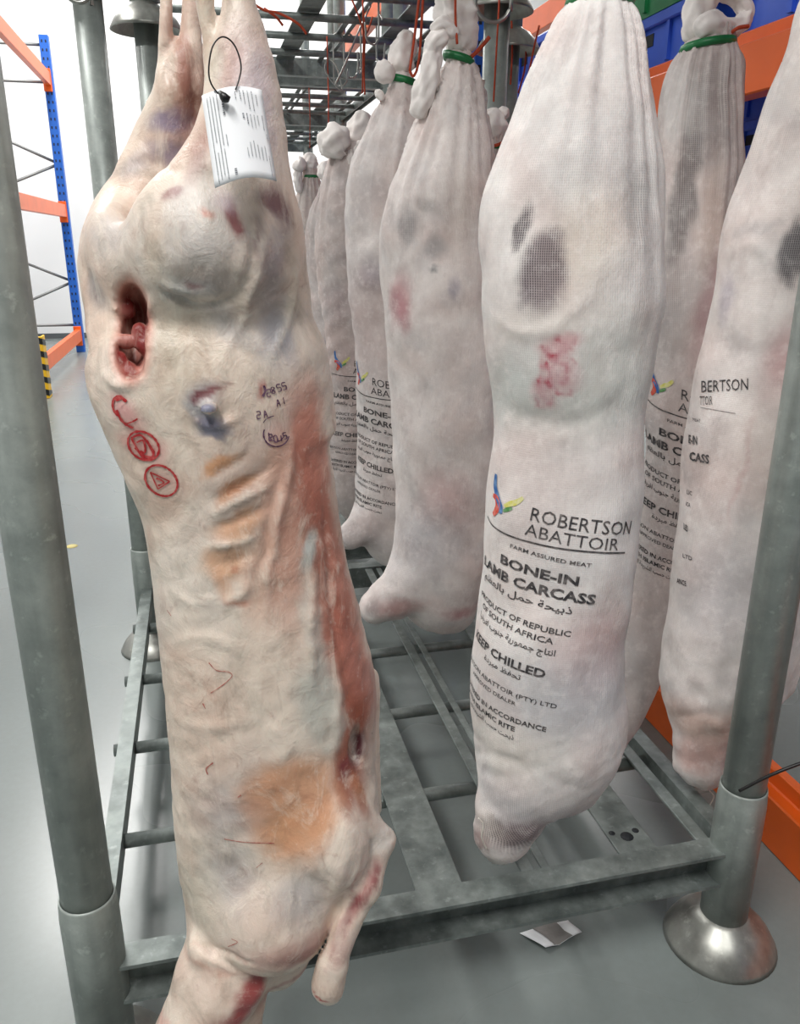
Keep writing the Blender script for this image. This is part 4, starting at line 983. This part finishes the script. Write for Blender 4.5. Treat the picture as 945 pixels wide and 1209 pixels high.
stain(pos, nrm, K_bvh, [
    # legs
    (217, 75, 14, 60, 0, 'a0644f', 0.8, 0.6), (226, 130, 18, 70, 8, '9a6a5e', 0.75, 0.7), (236, 180, 10, 50, 14, '8a5850', 0.7, 0.7), (190, 100, 10, 70, 8, 'dccabb', 0.7, 0.6), (245, 50, 8, 60, 0, 'e2d5c2', 0.8, 0.5), (290, 60, 22, 60, 0, 'd6c0b4', 0.6, 0.7), (272, 75, 10, 30, 0, 'cf9c8e', 0.5, 0.8),
    (310, 120, 18, 60, -6, 'bfb2bb', 0.7, 0.8), (200, 145, 18, 14, 0, '6f6788', 0.75, 0.6), (205, 185, 26, 14, 0, '80768e', 0.75, 0.6), (160, 200, 14, 12, 0, 'aaa4ae', 0.5, 0.8), (220, 170, 16, 40, 10, 'b89486', 0.5, 0.8), (200, 235, 7, 8, 20, '8a3a3c', 0.85, 0.5),
    (130, 280, 22, 26, 0, 'b6b2b2', 0.6, 0.9), (180, 290, 10, 40, 8, 'e2c8ac', 0.6, 0.8), (112, 340, 8, 20, 0, '9b9aa0', 0.6, 0.8), (230, 290, 50, 60, 0, 'c2c0bf', 0.6, 0.9), (225, 345, 36, 14, -8, '9498a0', 0.6, 0.8), (235, 340, 8, 5, 0, '8c5a60', 0.7, 0.6),
    (279, 262, 8, 22, 6, '8a4a4c', 0.9, 0.45), (272, 240, 10, 12, 0, 'c9b8c0', 0.6, 0.8), (248, 252, 8, 5, 0, 'd68876', 0.7, 0.6), (304, 280, 5, 24, 6, '86585c', 0.7, 0.6), (328, 240, 13, 30, -5, '6b464c', 0.9, 0.6), (325, 305, 16, 36, 8, 'a39aa6', 0.6, 0.8), (330, 395, 24, 36, 5, '8f96a4', 0.7, 0.8),
    (270, 390, 30, 14, 30, 'a9abb0', 0.5, 0.8), (350, 330, 8, 110, -3, 'd8c6b4', 0.5, 0.8), (205, 400, 30, 50, 0, 'd2ccb8', 0.5, 0.9),
    (125, 430, 16, 40, 0, 'e4d2c4', 0.7, 0.8),
    (146, 484, 14, 16, 20, 'd0707a', 0.55, 0.8), (170, 526, 20, 15, 40, 'cc6068', 0.5, 0.6), (190, 566, 18, 14, 40, 'd08a86', 0.35, 0.6), (160, 504, 9, 6, 40, 'b83440', 0.5, 0.8), (311, 462, 4, 8, 0, 'a02028', 0.8, 0.7), (322, 512, 14, 14, 0, 'b89098', 0.4, 0.7),
    # loin hollow
    (243, 466, 20, 22, 10, 'aeb0b4', 0.8, 0.5), (248, 458, 16, 5, -15, '7a2c34', 0.85, 0.6), (236, 462, 4, 8, 0, '6e2430', 0.8, 0.6), (243, 481, 14, 12, 0, '7c7f96', 0.9, 0.6), (230, 478, 8, 12, 0, '8e9498', 0.6, 0.7),
    # ribs and side
    (262, 546, 26, 8, -38, 'd59a6c', 0.85, 0.45), (280, 575, 30, 9, -34, 'd69f76', 0.85, 0.45), (284, 617, 34, 12, -24, 'd6a37e', 0.8, 0.5), (268, 660, 24, 22, -20, 'dba883', 0.8, 0.5), (262, 690, 10, 16, 0, 'd9a07a', 0.6, 0.7), (320, 560, 14, 60, 8, 'd9ae98', 0.6, 0.7), (312, 680, 16, 60, 6, 'dab09a', 0.6, 0.7),
    (280, 668, 5, 5, 0, 'b06048', 0.6, 0.8), (276, 711, 12, 6, 0, 'd08466', 0.7, 0.7),
    (345, 620, 24, 120, 4, 'd3a08c', 0.75, 0.6), (368, 540, 18, 90, -4, 'cf8672', 0.85, 0.5), (388, 660, 24, 120, -8, 'bd7a68', 0.9, 0.5), (414, 790, 26, 100, -10, 'a85c46', 0.9, 0.5), (434, 800, 12, 80, -8, 'c08376', 0.7, 0.6), (416, 870, 18, 60, 0, '99503a', 0.9, 0.5), (405, 930, 8, 40, 4, '8a4a3a', 0.8, 0.6),
    (366, 655, 9, 26, 10, 'bcc4c0', 0.9, 0.4), (368, 740, 10, 60, -4, 'd2cbc0', 0.7, 0.6), (378, 830, 20, 60, -4, 'c4c4ba', 0.8, 0.5), (392, 870, 8, 30, 10, 'd8d2c6', 0.7, 0.6),
    (342, 950, 46, 66, 8, 'cf9670', 0.85, 0.28), (352, 990, 30, 40, 0, 'd29a72', 0.6, 0.6), (418, 880, 7, 22, 18, '4c2030', 0.9, 0.4), (412, 906, 6, 14, 15, '6a2a34', 0.8, 0.6), (426, 940, 6, 30, 0, 'b57a58', 0.7, 0.6), (440, 900, 8, 60, 0, 'cabdb2', 0.7, 0.6), (430, 955, 8, 16, 0, '8a6058', 0.6, 0.7),
    # shoulder
    (262, 960, 26, 40, 0, 'bab4b4', 0.6, 0.9), (275, 1040, 26, 34, 0, 'a3a3a8', 0.6, 0.9), (355, 1065, 24, 28, 0, '9c9fa4', 0.65, 0.9), (225, 1060, 14, 50, 5, 'b0a996', 0.5, 0.9), (310, 1100, 40, 40, 0, 'cdb4a6', 0.5, 0.9), (420, 1030, 30, 40, 0, 'cdbcb4', 0.5, 0.9), (350, 1130, 30, 18, -20, 'c2938a', 0.7, 0.7), (370, 1125, 14, 12, -30, '8f5550', 0.7, 0.7), (340, 1160, 20, 7, 0, 'b06a60', 0.6, 0.7),
    (432, 1060, 6, 40, 22, '9a5052', 0.7, 0.6), (418, 1080, 5, 40, 24, '8c4a4c', 0.65, 0.6), (445, 1030, 5, 20, 12, '7d3038', 0.6, 0.6), (386, 1165, 20, 22, 0, 'e2d4c6', 0.8, 0.7), (380, 1181, 4, 3, 0, 'b02c28', 0.95, 0.4), (405, 1110, 10, 30, 18, 'd6bcb2', 0.6, 0.7),
    (456, 985, 12, 14, 0, 'd8d2cc', 0.7, 0.7),
    # neck
    (240, 1160, 50, 40, 0, 'e6cfc0', 0.7, 0.8), (297, 1180, 12, 40, 20, '9c2f34', 0.9, 0.5), (280, 1205, 16, 14, 0, '9a3a3c', 0.7, 0.7), (255, 1118, 40, 8, 12, 'ecdccc', 0.7, 0.6), (190, 1205, 16, 10, 0, 'cf9a8e', 0.7, 0.7), (250, 1146, 40, 4, 14, 'b98a78', 0.5, 0.7)], cols,
  lines=[([(248, 606), (290, 588), (318, 575)], 4, 'e6dccf', 0.8), ([(244, 644), (270, 642), (302, 632)], 5, 'eadfd2', 0.85), ([(262, 712), (285, 700), (300, 680)], 5, 'e2d6c8', 0.7), ([(346, 520), (338, 580), (322, 640), (316, 720)], 4, 'e0d2c4', 0.6), ([(350, 300), (345, 370), (318, 430)], 5, 'e0d4c4', 0.6), ([(308, 250), (306, 300), (290, 370), (262, 420)], 5, 'd9cfc4', 0.5),
         ([(334, 275), (338, 300), (334, 330)], 1.5, '7a4048', 0.6), ([(190, 350), (230, 358), (262, 352)], 4, '888c96', 0.5), ([(178, 350), (176, 400), (172, 440)], 5, 'ead8c6', 0.6), ([(120, 440), (140, 455), (175, 450)], 6, 'ead8ca', 0.6), ([(440, 1015), (424, 1070), (404, 1120)], 3, '8a3c40', 0.7), ([(430, 1010), (412, 1070)], 2.5, 'b8746e', 0.6), ([(368, 1135), (384, 1120), (400, 1095)], 3, '7a3434', 0.6), ([(228, 1112), (262, 1124), (300, 1142)], 3, 'b58c7c', 0.5), ([(400, 900), (396, 940), (408, 960)], 4, 'd9b8a8', 0.5)])
hd = bare.hole(pos[:, 0], pos[:, 1], pos[:, 2]); nn = snoise(pos, 34, 81)
m = np.clip((0.0075-hd)/0.006, 0, 1)[:, None]; cols = cols*(1-m*0.85)+np.array(h2('d9a493'))*m*0.85
m = np.clip((0.0022-hd)/0.0035, 0, 1)[:, None]; inner = np.array(h2('842a28'))+np.clip(nn*0.8+0.05, 0, 1)[:, None]*(np.array(h2('d69a8c'))-np.array(h2('842a28'))); cols = cols*(1-m)+inner*m
setcol(me, cols)
KR = empty('bare_carcass', (0.13, -0.14, 0.14)); tag(KR, 'unwrapped bare lamb carcass with pale fat and red oval stamps hanging in front', 'carcass')
link('carcass_body', me, KR)
# marks on the skin, laid on the real surface
def surf_strokes(name, mat, strokes, parent, bvh, off=0.0009):
    m = MB()
    for pts, wpx in strokes:
        c = spline([(u, v, 0) for u, v in pts], 5); pv = None
        vs = []; fs = []
        for i, p in enumerate(c):
            t = (c[min(i+1, len(c)-1)]-c[max(i-1, 0)])
            if t.length < 1e-6: t = Vector((1, 0, 0))
            t.normalize(); q = Vector((-t.y, t.x, 0))*(wpx/2)*(0.75+0.5*noise.noise(Vector((p.x*0.3, p.y*0.3, 1))))
            for sgn in (1, -1):
                loc, n = hit(bvh, p.x+q.x*sgn, p.y+q.y*sgn)
                if loc is None: loc, n = bvh.find_nearest(at(p.x, p.y, y=-0.18))[:2]
                vs.append(tuple(loc+Vector(n)*off))
            if i: fs.append((2*i-2, 2*i-1, 2*i+1, 2*i))
        m.add(vs, fs)
    o = m.build(name, mat, parent); return o
o = surf_strokes('red_stamp', M['stamp_red'], [(oval(142, 479, 8, 12, -10, 100, 330), 3.2), ([(138, 484), (143, 494), (150, 501), (158, 505)], 4), ([(150, 500), (158, 497), (163, 494)], 2.4), ([(137, 472), (144, 470), (150, 474)], 5)], KR, K_bvh); o['label'] = 'smudged red ink stamp'
o = surf_strokes('red_stamp', M['stamp_red'], [(oval(170, 526, 20, 15, 38), 3.4), ([(156, 517), (168, 514), (182, 536), (170, 540), (156, 517)], 3.6), ([(162, 522), (170, 520), (172, 534), (166, 532)], 3), ([(174, 519), (183, 534)], 2.4), ([(160, 528), (170, 537), (180, 540)], 2.8)], KR, K_bvh); o['label'] = 'oval red ink stamp with square mark'
o = surf_strokes('red_stamp', M['stamp_red'], [(oval(191, 567, 21, 16, 40), 3.2), ([(178, 557), (201, 568)], 2.2), ([(201, 568), (187, 577)], 2.2), ([(187, 577), (178, 557)], 2.2), ([(185, 564), (194, 569), (187, 573)], 2.6)], KR, K_bvh); o['label'] = 'oval red ink stamp with triangle'
def purple():
    S = [([(311, 455), (313, 461), (310, 468)], 4)]
    def glyph(t, u, v, hh, rot):
        for st_ in {'2': [[(0, 1), (0.5, 1), (0.5, 0.5), (0, 0.5), (0, 0), (0.5, 0)]], '5': [[(0.5, 1), (0, 1), (0, 0.55), (0.5, 0.5), (0.45, 0), (0, 0)]], '8': [[(0.25, 0.5), (0.5, 0.8), (0.2, 1), (0, 0.75), (0.5, 0.25), (0.25, 0), (0, 0.25), (0.25, 0.5)]], '1': [[(0.2, 0), (0.2, 1)]],
                    'A': [[(0, 0), (0.25, 1), (0.5, 0)], [(0.1, 0.4), (0.4, 0.4)]], 'Z': [[(0, 1), (0.5, 1), (0, 0), (0.5, 0)]], '0': [[(0, 0), (0, 1), (0.5, 1), (0.5, 0), (0, 0)]]}[t]:
            r = math.radians(rot); S.append(([(u+(x*math.cos(r)+y*math.sin(r))*hh, v+(x*math.sin(r)-y*math.cos(r))*hh) for x, y in st_], 1.6))
    for t, u, v in (('2', 316, 468), ('8', 321, 465), ('5', 328, 462), ('5', 334, 460), ('A', 327, 480), ('1', 334, 477), ('2', 304, 494), ('A', 312, 493)): glyph(t, u, v, 8, -12)
    S.append((oval(326, 512, 15, 15, 0, 10, 200), 2)); S.append((oval(326, 512, 9, 9, 0, 20, 190), 1.5)); S.append((oval(330, 502, 20, 12, 0, 195, 250), 1.5))
    for t, u, v in (('2', 318, 520), ('0', 324, 522), ('1', 331, 521), ('5', 335, 518)): glyph(t, u, v, 7, -10)
    o = surf_strokes('purple_stamp', M['stamp_purple'], S, KR, K_bvh); o['label'] = 'purple ink stamp with number and half circle'
purple()
for vein in [([(247, 782), (256, 791), (270, 793), (274, 798), (264, 808), (249, 818)], 1.5), ([(240, 830), (243, 836)], 2), ([(252, 900), (244, 907), (246, 914)], 2.2), ([(265, 990), (290, 994), (324, 995)], 1.4), ([(274, 1108), (281, 1112), (270, 1117)], 1.4), ([(310, 1018), (303, 1024)], 1.2), ([(198, 720), (203, 727)], 1), ([(281, 941), (285, 938)], 2)]:
    surf_strokes('blood_vein', M['vein'], [(vein[0], vein[1]*0.8)], KR, K_bvh)
# twine from its two shanks up to the rail of the stillage above
for u, v, dy in ((224, -22, 0.05), (282, -30, -0.03)):
    p = at(u, v, y=-0.115+dy)
    MB().tube(spline([p, p+Vector((0.006, 0.02, 0.12)), Vector((p.x+0.01, -0.012, 1.83))], 6), 0.003, 6).build('twine', M['twine'], KR)
# ------------------------------------------------------------------ paper tag
TG = empty('carcass_tag', at(282, 165, y=-0.215)); tag(TG, 'white printed paper tag wired to the bare carcass leg', 'tag')
def tagpt(a, b, off=0.0):
    # a across 0..1, b down 0..1
    tl, tr, br, bl = at(238, 113, y=-0.212), at(309, 106, y=-0.204), at(327, 214, y=-0.224), at(254, 222, y=-0.232)
    p = (tl*(1-a)+tr*a)*(1-b)+(bl*(1-a)+br*a)*b
    n = (tr-tl).cross(bl-tl).normalized()
    if n.y > 0: n = -n
    return p+n*(0.006*math.sin(math.pi*a)*(0.6+0.5*b)+off)+Vector((0, 0, 0.003*math.sin(math.pi*a)))
m = MB(); na, nb = 12, 12; vs = []; fs = []
for i in range(nb+1):
    for j in range(na+1): vs.append(tagpt(j/na, i/nb))
for i in range(nb):
    for j in range(na): q = i*(na+1)+j; fs.append((q, q+1, q+na+2, q+na+1))
m.add(vs, fs, 0, True); to = m.build('paper', M['paper'], TG)
sm = to.modifiers.new('thickness', 'SOLIDIFY'); sm.thickness = 0.0004; sm.offset = 1
m = MB(); rr = random.Random(3)
def tline(a, b0, b1, wd, dash=0.014, gap=0.008):
    b = b0
    while b < b1:
        L = dash*(0.5+rr.random()); e = min(b+L, b1)
        m.add([tagpt(a-wd, b, 0.0009), tagpt(a+wd, b, 0.0009), tagpt(a+wd, e, 0.0009), tagpt(a-wd, e, 0.0009)], [(0, 1, 2, 3)]); b = e+gap
for a, b0, b1, wd in ((0.07, 0.05, 0.98, 0.006), (0.12, 0.05, 0.55, 0.006), (0.12, 0.66, 0.95, 0.006), (0.17, 0.05, 0.93, 0.006), (0.22, 0.05, 0.60, 0.006), (0.22, 0.64, 0.97, 0.006), (0.30, 0.04, 0.29, 0.016), (0.28, 0.5, 0.62, 0.006), (0.34, 0.88, 0.95, 0.018), (0.52, 0.06, 0.15, 0.006), (0.60, 0.05, 0.16, 0.006), (0.66, 0.05, 0.20, 0.006), (0.73, 0.05, 0.25, 0.006), (0.80, 0.05, 0.27, 0.006), (0.87, 0.08, 0.2, 0.006),
                     (0.60, 0.30, 0.36, 0.014), (0.66, 0.30, 0.42, 0.008), (0.72, 0.31, 0.46, 0.006), (0.78, 0.31, 0.46, 0.006), (0.84, 0.31, 0.42, 0.006), (0.92, 0.30, 0.46, 0.006), (0.58, 0.68, 0.78, 0.006), (0.64, 0.62, 0.78, 0.006), (0.70, 0.60, 0.78, 0.006), (0.76, 0.64, 0.80, 0.006), (0.82, 0.66, 0.80, 0.006), (0.88, 0.64, 0.80, 0.006), (0.95, 0.5, 0.58, 0.005), (0.93, 0.74, 0.97, 0.004)):
    tline(a, b0, b1, wd)
m.build('print_lines', M['ink'], to)['kind'] = 'stuff'
wl = [at(u, v, y=-0.212) for u, v in ((264, 117), (252, 104), (247, 92), (247, 75), (251, 56), (259, 45), (268, 44), (277, 52), (283, 66), (285, 80), (282, 95), (278, 106))]
wl = [p+Vector((0, -0.004*math.sin(i*0.6), 0)) for i, p in enumerate(wl)]
MB().tube(spline(wl, 6), 0.00065, 6).build('wire_loop', M['black'], TG)
MB().tube([at(259, 108, y=-0.219), at(264, 114, y=-0.222), at(268, 118, y=-0.222), at(269, 121, y=-0.222)], [0.0012, 0.0035, 0.004, 0.001], 8).build('fastener', M['black'], TG)

# ------------------------------------------------------------------ hooks and loose twine under the upper stillages
def hook(label, top, r, length, tilt, w=0.0035, group='steel meat hooks', name='meat_hook'):
    # S-hook hanging from a rod: small eye at top, straight shank, open bowl below; tilt = heading of the bowl
    pts = []
    for k in range(9):
        a = math.pi*(1-k/8); pts.append((0.018*math.cos(a)-0.0, 0.018*math.sin(a)))
    pts.append((0.018, -length))
    for k in range(1, 11):
        a = -math.pi*k/10*1.05; pts.append((0.018-r+r*math.cos(a), -length+r*math.sin(a)))
    pts.append((0.018-2*r-0.004, -length+0.03))
    P3 = [Vector((top[0]+x*math.cos(tilt), top[1]+x*math.sin(tilt), top[2]+z)) for x, z in pts]
    o = MB().tube(spline(P3, 3), w, 8).build(name, M['hook']); tag(o, label, 'hook', group); return o
def twine(label, pts, r=0.0022, mat='twine'):
    o = MB().tube(spline(pts, 6), r, 6).build('twine_loop', M[mat]); tag(o, label, 'twine', 'orange twine hanging from the rods'); return o
z2 = 1.66+0.179
hook('wide silver hook bowl beside the bell foot above the small far bag', (0.93, 1.083, 1.70+0.179), 0.043, 0.215, 0.0, 0.0045)
_p = at(93, 3, y=0.811)
hook('silver hook tip at the top edge by the left rear post', (_p.x+0.004, 0.811, 1.879), 0.022, 1.879-_p.z-0.022, 0.0, 0.004)
i = 0
hk = ['long thin hook crossing the grid above the knotted bag', 'thin hook beside the crossing hook, leaning right', 'silver hook just left of the green-banded bag top', 'thin hook far back among the orange twine', 'short hook between grid strip and orange twine']
for lab, (u, v, Y) in zip(hk, ((442, 30, 1.824), (425, 62, 2.098), (448, 62, 2.098), (400, 100, 2.371), (412, 84, 2.371))):
    p = at(u, v, y=Y); hook(lab, (p.x, Y, z2+0.0), 0.026, 0.10+0.03*(i % 2), 0.5+0.7*i, 0.0032); i += 1
twl = [('long orange twine hanging straight through the grid centre', [(428, 0), (431, 40), (430, 80), (431, 112)], 1.82), ('orange twine loop slanting across the grid', [(416, 0), (424, 20), (432, 40), (440, 20)], 1.80), ('grey slanting cord crossing the grid to the lower left', [(438, 6), (424, 36), (410, 70), (396, 100)], 1.95),
       ('frayed orange twine at the right edge of the bare carcass leg', [(296, 2), (312, 12), (330, 16), (352, 28), (362, 40)], 0.95), ('second frayed orange strand beside the bare carcass leg', [(312, 10), (326, 20), (334, 30)], 0.97),
       ('orange twine drop on the left above the small far bag', [(582, 26), (583, 80), (581, 128)], 1.5), ('orange twine drop on the right beside the blue upright', [(604, 20), (605, 60), (603, 100)], 1.5), ('short orange twine tail under the grid rail', [(445, 108), (450, 122), (444, 130)], 2.0), ('curled wire loop hanging beside the grid strip', [(386, 72), (384, 82), (392, 96), (404, 106), (398, 80), (390, 70), (386, 72)], 2.3),
       ('thin orange twine beside the big front bag top', [(637, 30), (630, 60), (622, 100), (616, 128)], 1.3), ('dark red twine hanging past the blue crates', [(622, 40), (620, 80), (612, 110)], 1.6)]
for lab, uv, Y in twl:
    twine(lab, [at(u, v, y=Y+0.01*k) for k, (u, v) in enumerate(uv)], 0.0026 if 'grey' not in lab and 'wire' not in lab else 0.003, 'twine' if 'grey' not in lab and 'wire' not in lab else 'hook')

# ------------------------------------------------------------------ small things on the floor and the post
LB = empty('fallen_label', (0.72, 0.08, 0)); tag(LB, 'crumpled white paper label lying on the floor in front of the stillage', 'label')
q = [at(u, v, z=0.004) for u, v in ((614, 1101), (671, 1086), (687, 1104), (644, 1122))]
m = MB(); n = 8; vs = []; fs = []
for i in range(n+1):
    for j in range(n+1):
        a, b = j/n, i/n; p = (q[0]*(1-a)+q[1]*a)*(1-b)+(q[3]*(1-a)+q[2]*a)*b
        vs.append((p.x, p.y, 0.003+0.006*abs(math.sin(3*a+2*b))*(0.4+b)))
for i in range(n):
    for j in range(n): k = i*(n+1)+j; fs.append((k, k+1, k+n+2, k+n+1))
m.add(vs, fs, 0, True); lo = m.build('paper', M['paper'], LB)
sm = lo.modifiers.new('thickness', 'SOLIDIFY'); sm.thickness = 0.0005; sm.offset = 1
m = MB(); fs = []
for i in range(n):
    for j in range(2, 6): k = i*(n+1)+j; fs.append((k, k+1, k+n+2, k+n+1))
m.add([(x, y, z+0.0012) for x, y, z in vs], fs, 0, True)
M['grey_print'] = simple('grey_print', h2('8b8885'), 0.7, 0, 0.15, 60)
m.build('grey_print', M['grey_print'], lo)
CB = MB().tube(spline([at(873, 934, y=-0.038), at(900, 920, y=-0.05), at(925, 909, y=-0.06), at(960, 896, y=-0.07)], 5), 0.0026, 8).build('cable_tie', M['black'])
tag(CB, 'black plastic tie sticking out from the right post socket', 'cable tie')
p = at(85, 645, z=0)
fm = MB().lathe([(0.0, 0.001), (0.022, 0.001), (0.022, 0.0)], (p.x, p.y, 0), 14).build('floor_mark', M['scuff'])
tag(fm, 'small yellowish paint mark on the grey floor at left', 'mark')
